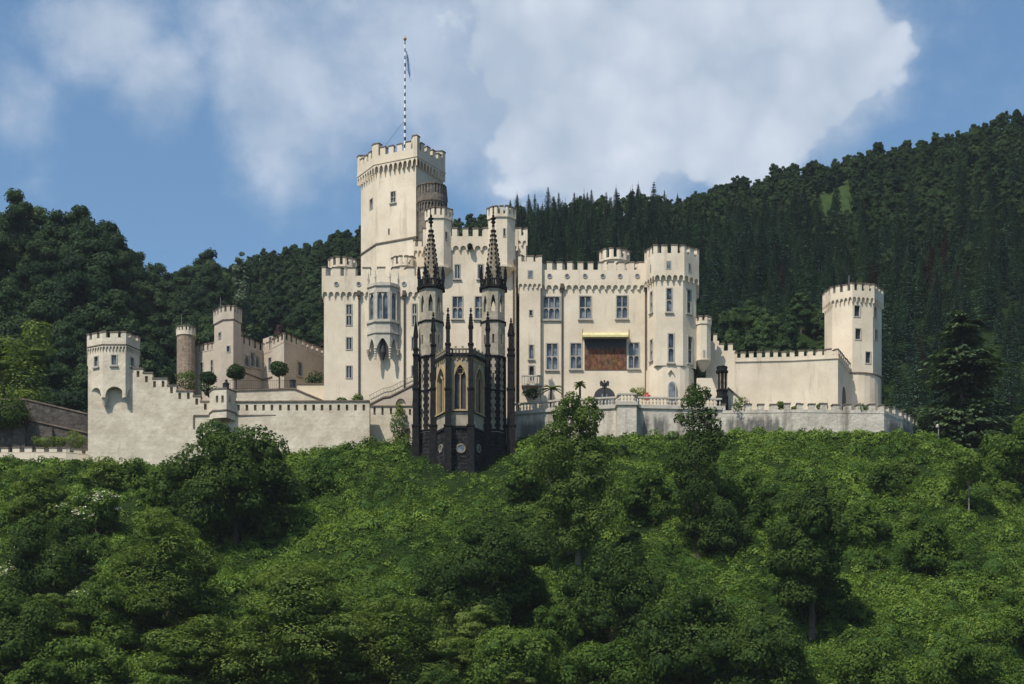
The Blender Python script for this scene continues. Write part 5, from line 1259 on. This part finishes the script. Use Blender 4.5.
while k < 34:
    Y = rg.uniform(135, 158); px = rg.uniform(-40, 1060)
    if Y > 147 and 300 < px < 440: continue
    i = int(rg.choice(5, p=[.26, .26, .16, .16, .16])); sc = rg.uniform(.6, 1.0); x = X(px, Y)
    if px > 560 and (Y > 141 or rg.random() < .5): k += 1; continue
    if i in (1, 3) and px > 560: i = 2
    o = bpy.data.objects.new('leafy_tree', CR[i]); C.objects.link(o); o.location = (x, Y, h(x, Y) - .4); o.rotation_euler = (0, 0, rg.uniform(0, 6.28)); o.scale = (sc, sc, sc * rg.uniform(.75, 1.0))
    nm_ = ('mid-green', 'pale layered', 'dark', 'pale layered', 'mid-green')[i]
    tag(o, nm_ + ' tree crown in the dense growth along the foot of the slope', 'tree', nm_ + ' crowns at the foot of the slope'); k += 1

# --- conifers
def conifer_quads(hh, rr, levels, per, seg, rg, size, droop=.25, z0f=.05, layered=False):
    P, Nn, D, S_ = [], [], [], []
    for l in range(levels):
        f = (l + rg.uniform(-.3, .3)) / levels; f = min(max(f, 0), .985); z = hh * (z0f + (1 - z0f) * f)
        R0 = rr * (1 - f) ** (.72 if layered else 1.0) * rg.uniform(.72, 1.15) + .07
        a0 = rg.uniform(0, 6.28)
        for k in range(per):
            a = a0 + 6.283 * k / per + rg.normal(scale=.2); Rk = R0 * (rg.uniform(.7, 1.12) if not layered else rg.uniform(.5, 1.2)); z = z + (rg.normal(scale=.38) if layered else 0)
            for s in range(seg):
                q = (s + rg.uniform(.2, .9)) / seg
                for m_ in range(2 if not layered else 3):
                    off = rg.normal(scale=(.10 + .12 * q) * Rk * .6 + .04)
                    x_, y_ = math.cos(a) * Rk * q - math.sin(a) * off, math.sin(a) * Rk * q + math.cos(a) * off
                    dz = (.12 * Rk * q - droop * Rk * q * q) - abs(off) * .35
                    S_.append(1 - .6 * f * (not layered)); P.append((x_, y_, z + dz + rg.normal(scale=.05 * size))); Nn.append((math.cos(a) * .35 + rg.normal(scale=.3), math.sin(a) * .35 + rg.normal(scale=.3), 1.0)); D.append((math.cos(a), math.sin(a), -.35))
    P, Nn, D = np.array(P), np.array(Nn), np.array(D)
    Nn /= np.linalg.norm(Nn, axis=1, keepdims=True)
    Tt = D - Nn * (D * Nn).sum(1, keepdims=True); Tt /= np.linalg.norm(Tt, axis=1, keepdims=True); B = np.cross(Nn, Tt)
    s = (size * rg.uniform(.7, 1.3, len(P)) * np.array(S_))[:, None]
    return np.stack([P - Tt * s, P + B * s * .5, P + Tt * s, P - B * s * .5], 1).reshape(-1, 3)
def tube_quads(mb):
    f = [x for x in mb.f if len(x) == 4]; return np.array([mb.v[i] for x in f for i in x])

x, Y = X(962, 205), 205.0; zg = h(x, Y); zt = Z(303, Y)
t = thing('cedar_tree', 'tall layered cedar right of the castle ramparts', 'tree', (x, Y, zg))
rg = np.random.default_rng(5); v = conifer_quads(zt - zg, 9.6, 20, 18, 22, rg, .34, .14, .02, True)
me = quads('crown', v, q4(len(v) // 4), [M['l_cedar']]); o = bpy.data.objects.new('crown', me); C.objects.link(o); o.parent = t
mb = MB(); mb.tube((x, Y, zg - .5), (x, Y, zt - .6), .36, .04, 8); mb.build('trunk', M['bark'], t)

# --- forest on the hill: prototypes, then copies
protos = {'spruce': [], 'broad': []}
for s in range(5):
    rg = np.random.default_rng(40 + s)
    v = conifer_quads(11.5 + s % 3, 3.5 + .4 * (s % 3), 34, 10, 6, rg, .28, .40, .03)
    mb = MB(); mb.tube((0, 0, -1), (0, 0, 12.5), .22, .03, 5, cap=False); tv = tube_quads(mb)
    vv = np.concatenate([v, tv]); mi = np.concatenate([np.zeros(len(v) // 4), np.ones(len(tv) // 4)])
    protos['spruce'].append((vv, mi))
for s in range(6):
    rg = np.random.default_rng(60 + s)
    bl = crown_blobs(3.0, 7.0, 1.6, 16, rg, .15, .3); P, Nn = blob_pts(bl, 4200, rg, .7, 1.08, -.5)
    v = np.concatenate([leaves(P, Nn, .235, .65, rg), hull(bl, .66)]); tb = trunk_mb(7.5, .2, bl, rg, 4); tv = tube_quads(tb)
    vv = np.concatenate([v, tv]); mi = np.concatenate([np.zeros(len(v) // 4), np.ones(len(tv) // 4)])
    protos['broad'].append((vv, mi))
protos['big'] = []
for s in range(4):
    rg = np.random.default_rng(80 + s)
    bl = crown_blobs(5.4, 12.5, 2.2, 30, rg, .15, .3); P, Nn = blob_pts(bl, 12000, rg, .7, 1.08, -.5)
    v = np.concatenate([leaves(P, Nn, .25, .65, rg), hull(bl, .66)]); tb = trunk_mb(13, .32, bl, rg, 6); tv = tube_quads(tb)
    protos['big'].append((np.concatenate([v, tv]), np.concatenate([np.zeros(len(v) // 4), np.ones(len(tv) // 4)])))
MESH = {}
def proto_mesh(kind, i, m):
    k = (kind, i, m)
    if k not in MESH:
        v, mi = protos[kind][i]; MESH[k] = quads(kind + '_tree', v, q4(len(v) // 4), [M[m], M['bark']], mi)
    return MESH[k]
rg = np.random.default_rng(77)
cand = []
y = 231.0
while y < 432:
    step = 2.7 if y > 350 else (3.5 if y > 300 else 4.3)
    px = -90 + rg.uniform(0, 20)
    while px < 1130:
        yy = y + rg.uniform(-2.4, 2.4); sp = (2.8 if y > 350 else (3.5 if y > 300 else 4.3)) / yy * F
        p2 = px + rg.uniform(-.3, .3) * sp; px += sp
        ridge = float(itp(p2, RID))
        if yy > ridge + 8: continue
        x = X(p2, yy); zg = h(x, yy); py = HY - zg / yy * F
        if p2 < 330 and yy < 226: continue
        nse = math.sin(x * .045 + 1.3) * math.cos(yy * .033 + .4) + rg.normal(scale=.28)
        if p2 < 505: kind = 'broad'
        else:
            con = .55 + nse * .5
            if py < float(itp(p2, SKY)) + 75 and p2 > 680: con -= .75          # broadleaf ridge on the right
            if 690 < p2 < 860 and yy < 292: con -= .9                          # leafy belt behind the curtain wall
            if yy < 250: con -= .3
            if 505 < p2 < 690 and yy > 352: con -= .45; nse = 0
            kind = 'spruce' if con > .3 else 'broad'
        if 810 < p2 < 856 and 197 < py < 226: continue                         # the grassy clearing
        if kind == 'spruce': sc = rg.uniform(.46, .80) * (.74 if yy > 378 and p2 < 700 else 1.0)
        else:
            sc = rg.uniform(.44, .74) if yy < 350 else rg.uniform(.36, .54)
            if p2 < 215: sc = rg.uniform(.7, 1.0) * (.82 if p2 > 110 else 1.0); kind = 'big'
            if p2 < 215 and rg.random() < .5: continue
        cand.append((yy, x, zg, p2, py, kind, sc))
    y += step
cand.sort()
count = {'spruce': 0, 'broad': 0, 'big': 0}; rest = {'spruce': [], 'broad': [], 'big': []}
SPL = 'dark pointed spruce among its like on the wooded hill behind the castle'
for (yy, x, zg, p2, py, kind, sc) in cand:
    i = int(rg.integers(len(protos[kind]))); rot = rg.uniform(0, 6.28); sz_ = sc * rg.uniform(.92, 1.15)
    inview = -30 < p2 < 1054
    hidden = (330 < p2 < 700 and py - sc * 50 > 300) or (90 < p2 < 330 and py - sc * 50 > 400)
    if hidden and rg.random() < .75: continue
    if not inview or count[kind] >= (296 if kind == 'spruce' else 240):
        rest[kind].append((x, yy, zg, rot, sc, sz_, i)); continue
    count[kind] += 1
    m = 'l_spruce' if kind == 'spruce' else 'l_forest'
    lab, grp, nm = SPL, 'spruces of the hill forest', 'spruce_tree'
    if kind != 'spruce':
        nm, lab, grp = 'broadleaf_tree', 'rounded leafy tree in the woods of the hill behind the castle', 'leafy trees of the hill forest'
        if p2 < 200: lab, grp, nm = 'big rounded leafy tree on the wooded left hill above the watch tower', 'big leafy trees of the left hill', 'woodland_tree'
    r_ = rg.random()
    if kind == 'broad' and ((690 < p2 < 870 and yy < 292 and r_ < .6) or (p2 > 230 and r_ > .90)): m, lab, grp = 'l_fresh', 'lighter green leafy tree among the darker woods of the hill', 'lighter green trees of the hill forest'
    if kind == 'broad' and 225 < p2 < 330 and r_ < .10: m, lab, grp, nm = 'l_dead', 'bare brownish tree amid the green woods left of the keep', 'bare brownish trees', 'bare_tree'
    if kind == 'spruce' and p2 > 700 and r_ < .035: m, lab, grp, nm = 'l_dead', 'reddish brown dying spruce on the right hillside', 'dying spruces', 'dying_spruce'
    o = bpy.data.objects.new(nm, proto_mesh(kind, i, m)); C.objects.link(o)
    o.location = (x, yy, zg - .3); o.rotation_euler = (rg.normal(scale=.03), rg.normal(scale=.03), rot); o.scale = (sc, sc, sz_)
    tag(o, lab, 'tree', grp)
def scatter(name, label, kind, m, L):                  # the rest of the woods: one object, copies placed by geometry nodes
    me = bpy.data.meshes.new('woods'); me.from_pydata([(a[0], a[1], a[2] - .3) for a in L], [], [])
    for nm_, ty, val in (('turn', 'FLOAT_VECTOR', [c for a in L for c in (0, 0, a[3])]), ('grow', 'FLOAT_VECTOR', [c for a in L for c in (a[4], a[4], a[5])])):
        at = me.attributes.new(nm_, ty, 'POINT'); at.data.foreach_set('vector', val)
    at = me.attributes.new('which', 'INT', 'POINT'); at.data.foreach_set('value', [a[6] for a in L])
    o = bpy.data.objects.new(name, me); C.objects.link(o)
    g = bpy.data.node_groups.new(name, 'GeometryNodeTree'); g.interface.new_socket('Geometry', in_out='INPUT', socket_type='NodeSocketGeometry'); g.interface.new_socket('Geometry', in_out='OUTPUT', socket_type='NodeSocketGeometry')
    nd = g.nodes; gi, go = nd.new('NodeGroupInput'), nd.new('NodeGroupOutput'); iop = nd.new('GeometryNodeInstanceOnPoints'); g2i = nd.new('GeometryNodeGeometryToInstance')
    for i in reversed(range(len(protos[kind]))):
        src = next(q for q in C.objects if q.type == 'MESH' and q.data == proto_mesh(kind, i, m))
        oi = nd.new('GeometryNodeObjectInfo'); oi.inputs['Object'].default_value = src; oi.transform_space = 'ORIGINAL'; g.links.new(oi.outputs['Geometry'], g2i.inputs[0])
    def att(nm_, ty):
        a = nd.new('GeometryNodeInputNamedAttribute'); a.data_type = ty; a.inputs['Name'].default_value = nm_; return a.outputs['Attribute']
    g.links.new(gi.outputs[0], iop.inputs['Points']); g.links.new(g2i.outputs[0], iop.inputs['Instance']); iop.inputs['Pick Instance'].default_value = True
    g.links.new(att('which', 'INT'), iop.inputs['Instance Index']); g.links.new(att('turn', 'FLOAT_VECTOR'), iop.inputs['Rotation']); g.links.new(att('grow', 'FLOAT_VECTOR'), iop.inputs['Scale'])
    g.links.new(iop.outputs[0], go.inputs[0])
    md = o.modifiers.new('woods', 'NODES'); md.node_group = g
    return tag(o, label, 'woods', kind='stuff')
scatter('distant_spruce_woods', 'dense spruce woods towards the ridge of the hill', 'spruce', 'l_spruce', rest['spruce'])
scatter('side_leafy_woods', 'tall leafy woods continuing beyond the left edge', 'big', 'l_forest', rest['big'])
scatter('distant_leafy_woods', 'dense leafy woods towards the ridge of the hill', 'broad', 'l_forest', rest['broad'])
print('FOREST', count, {k: len(v) for k, v in rest.items()})

# silver tree left of the keep
T('silver_tree', 'pale silvery tree standing out in the dark woods left of the keep', 'tree', 243, 300, 252, None, 12, 'l_silver', 2500, .24, 301, nb=12)
T('sunlit_tree', 'sunlit yellow-green tree at the left edge under the dark woods', 'tree', 22, 222, 325, None, 46, 'l_light', 5200, .22, 302, nb=18, flat=2)

# --- clipped trees and garden plants
CL = 'clipped garden trees on the gatehouse terrace'
for px, Y, cy, rw, rh, lab in ((208.5, 203.6, 378.5, 9.2, 6.2, 'flat-topped clipped tree, leftmost on the gatehouse terrace'), (236.2, 204.2, 372, 10.2, 8, 'ball-clipped tree in front of the gate tower'), (279.3, 204.4, 369, 9.8, 7.8, 'ball-clipped tree before the shaded gatehouse block')):
    s = Y / F; x = X(px, Y); zc_ = Z(cy, Y); t = thing('topiary_tree', lab, 'tree', (x, Y, Z(390, Y)), CL); rg = np.random.default_rng(int(px))
    c0 = np.array([0, 0, zc_ - Z(390, Y)]); r0 = np.array([rw * s, rw * s, rh * s]); bl = [(c0, r0 * .9)]
    for _ in range(9): d_ = rg.normal(size=3); d_ /= np.linalg.norm(d_); bl.append((c0 + d_ * r0 * .62, r0 * rg.uniform(.34, .48)))
    P, Nn = blob_pts(bl, 2200, rg, .85, 1.08, -1.1)
    me = quads('crown', leaves(P, Nn, .1, .7, rg), q4(len(P)), [M['l_clip']]); o = bpy.data.objects.new('crown', me); C.objects.link(o); o.parent = t
    mb = MB(); mb.tube((x, Y, Z(394, Y)), (x, Y, zc_), .09, .06, 7)
    for k in range(4): a = k * 1.6; mb.tube((x, Y, zc_ - rh * s * .8), (x + .4 * math.cos(a), Y + .4 * math.sin(a), zc_ + .1), .04, .02, 5)
    mb.build('trunk', M['bark'], t)
def bush(name, label, px, Y, cy, rw, rh, kind='l_mid', n=700, size=.1, group=None, cat='bush'):
    s = Y / F; rg = np.random.default_rng(int(px * 7 + cy)); r0 = np.array([rw * s, min(rw * s, .9), rh * s])
    bl = [(np.array([0, 0, 0.]), r0)] + [(rg.normal(size=3) * r0 * .5, r0 * .5) for _ in range(5)]
    P, Nn = blob_pts(bl, n, rg, .75, 1.08, -1.1); P = P + np.array([X(px, Y), Y, Z(cy, Y)])
    me = quads(name, leaves(P, Nn, size, .65, rg), q4(len(P)), [M[kind]]); o = bpy.data.objects.new(name, me); C.objects.link(o)
    return tag(o, label, cat, group)
bush('bush', 'leafy shrub at the foot of the slim brown tower', 187, 204, 381, 10, 9, 'l_mid', 1000)
bush('bush', 'dark shrub under the flat-topped clipped tree', 211, 203, 391, 9, 6, 'l_clip', 900)
bush('bush', 'dark shrub between the gatehouse block and the oriel wing', 316, 206, 378, 9, 7, 'l_clip', 900)
bush('bush', 'round shrub on the short wall by the left downpipe of the oriel wing', 358.5, 198.0, 399, 5, 6, 'l_mid', 600)
bush('bush', 'low shrub at the left foot of the oriel wing', 342, 198.0, 401, 5, 4, 'l_mid', 400)
bush('ivy', 'square patch of ivy hanging on the recessed grey court wall', 398.5, 198.0, 424, 8.5, 15, 'l_light', 1500, .1, cat='ivy')
bush('ivy', 'dark ivy mass draped over the sloping retaining wall', 6, 206, 412, 24, 16, 'l_dark', 3800, .14, cat='ivy')
for px, cy, rw, rh, lab in ((44, 443, 9, 5, 'round shrub behind the low garden wall, leftmost of its row'), (59, 442, 7, 4.5, 'small shrub in the middle of the row behind the low garden wall'), (76, 440, 10, 6.5, 'largest shrub behind the low garden wall, next to the watch tower')):
    bush('bush', lab, px, 200, cy, rw, rh, 'l_light', 1000, .09, 'shrubs behind the low garden wall')
for px, cy, rw, rh, lab in ((741, 404, 9, 7, 'bright shrub hanging over the rampart beside the black pillar'), (781, 406, 6, 3.5, 'shrub growing on the rampart below the corner of the curtain wall'), (797, 409, 5, 3, 'small shrub on the rampart right of the curtain wall corner'),
                            (822, 407, 6, 4, 'trailing shrub on the rampart near the archway'), (862, 409, 7, 4.5, 'shrub on the rampart under the far right tower'), (914, 428, 5, 9, 'shrub at the curved right end of the rampart')):
    bush('bush', lab, px, 196.6 if px < 900 else 201.6, cy, rw, rh, 'l_mid', 600, .09, 'shrubs growing on the right rampart')
for px, cy, rw, rh, lab in ((533, 394, 7, 5, 'dark potted shrub under the small balcony'), (640, 392, 6, 4.5, 'shrub with yellow-green leaves right of the balustrade bay')):
    bush('bush', lab, px, 198.2, cy, rw, rh, 'l_clip' if px < 600 else 'l_light', 600, .09)
# palms
def palm(px, topy, basey, fr, lab):
    Y = 197.6; x = X(px, Y); t = thing('palm', lab, 'palm', (x, Y, Z(basey, Y)), 'palms on the castle terrace'); zt = Z(topy, Y)
    mb = MB(); mb.tube((x, Y, Z(basey, Y)), (x, Y, zt), .13, .10, 8); mb.build('trunk', M['bark'], t)
    rg = np.random.default_rng(int(px)); V = []
    for k in range(22):
        a = rg.uniform(0, 6.28); el = rg.uniform(.0, 1.3); L = fr * rg.uniform(.8, 1.15); prev = None
        for s in range(6):
            q = s / 5; p = np.array([math.cos(a) * L * q * math.cos(el * (1 - .4 * q)), math.sin(a) * L * q * math.cos(el * (1 - .4 * q)), L * q * math.sin(el) - .55 * L * q * q]) + np.array([x, Y, zt]) - np.array(ORG[t.name])
            w_ = .16 * (1 - abs(q - .45)) * np.array([-math.sin(a), math.cos(a), 0])
            if prev is not None: V += [prev[0] - prev[1], prev[0] + prev[1], p + w_, p - w_]
            prev = (p, w_)
    V = np.array(V); me = quads('fronds', V, q4(len(V) // 4), [M['l_mid']]); o = bpy.data.objects.new('fronds', me); C.objects.link(o); o.parent = t
palm(551, 389.5, 406, 1.15, 'spreading fan palm on the terrace under the lower wing windows')
palm(580, 385, 406, .75, 'narrow upright palm on the terrace left of the arched door')
o = bush('flowers', 'red flowers behind the balustrade by the octagonal tower', 646.5, 197.2, 397.5, 4, 3, 'petal', 300, .07, cat='flowers')
# eagle on a column before the arched door
t = thing('eagle_statue', 'black eagle statue with spread wings on a slim column before the arched door', 'statue', (X(604.5, 198.4), 198.4, Z(408, 198.4)))
x, Y = X(604.5, 198.4), 198.4; mb = MB(); mb.lathe(x, Y, [(.3, Z(409, Y)), (.3, Z(405, Y)), (.16, Z(404, Y)), (.13, Z(389, Y)), (.2, Z(388.4, Y)), (.2, Z(387.6, Y))], 10); mb.build('column', M['iron'], t)
mb = MB(); zb_ = Z(387.6, Y); mb.lathe(x, Y, [(.08, zb_), (.16, zb_ + .18), (.17, zb_ + .4), (.08, zb_ + .56), (.1, zb_ + .66), (.03, zb_ + .76)], 8)
for s in (-1, 1):
    W3 = [(x + s * .06, zb_ + .2), (x + s * .16, zb_ + .56), (x + s * .34, zb_ + .72), (x + s * .48, zb_ + .5), (x + s * .42, zb_ + .12), (x + s * .3, zb_ + .2), (x + s * .2, zb_ + .02)]
    if s < 0: W3 = W3[::-1]
    n = len(W3)
    mb.face([(a, Y - .05, b) for a, b in W3]); mb.face([(a, Y + .05, b) for a, b in W3[::-1]])
    for i in range(n): a, b = W3[i], W3[(i + 1) % n]; mb.face([(a[0], Y - .05, a[1]), (a[0], Y + .05, a[1]), (b[0], Y + .05, b[1]), (b[0], Y - .05, b[1])])
mb.build('eagle', M['iron'], t)
# street lamp at the right
Y = 194.0; x = X(938.5, Y); t = thing('street_lamp', 'grey lamp post standing on the slope right of the rampart end', 'street lamp', (x, Y, h(x, Y)))
mb = MB(); mb.tube((x, Y, h(x, Y) - .3), (x, Y, Z(426, Y)), .07, .05, 8); mb.build('post', M['rail'], t)
mb = MB(); mb.lathe(x - .1, Y, [(.05, Z(428, Y)), (.15, Z(427.5, Y)), (.17, Z(425.5, Y)), (.08, Z(424.6, Y)), (.03, Z(424, Y))], 8); mb.build('lamp_head', M['oriel'], t)

# ------------------------------------------------------------------ thin summer haze over the valley
w = MB(); w.box(-2600, -2600, -8, 2600, 3100, 330)
hz = bpy.data.materials.new('haze'); hz.use_nodes = True; nd = hz.node_tree.nodes
for n in list(nd):
    if n.type == 'BSDF_PRINCIPLED': nd.remove(n)
pv = nd.new('ShaderNodeVolumePrincipled'); pv.inputs['Density'].default_value = .00008; pv.inputs['Color'].default_value = (.80, .88, 1.0, 1); pv.inputs['Anisotropy'].default_value = .0
hz.node_tree.links.new(pv.outputs[0], [n for n in nd if n.type == 'OUTPUT_MATERIAL'][0].inputs['Volume'])
w.build('haze', hz, kind='stuff')
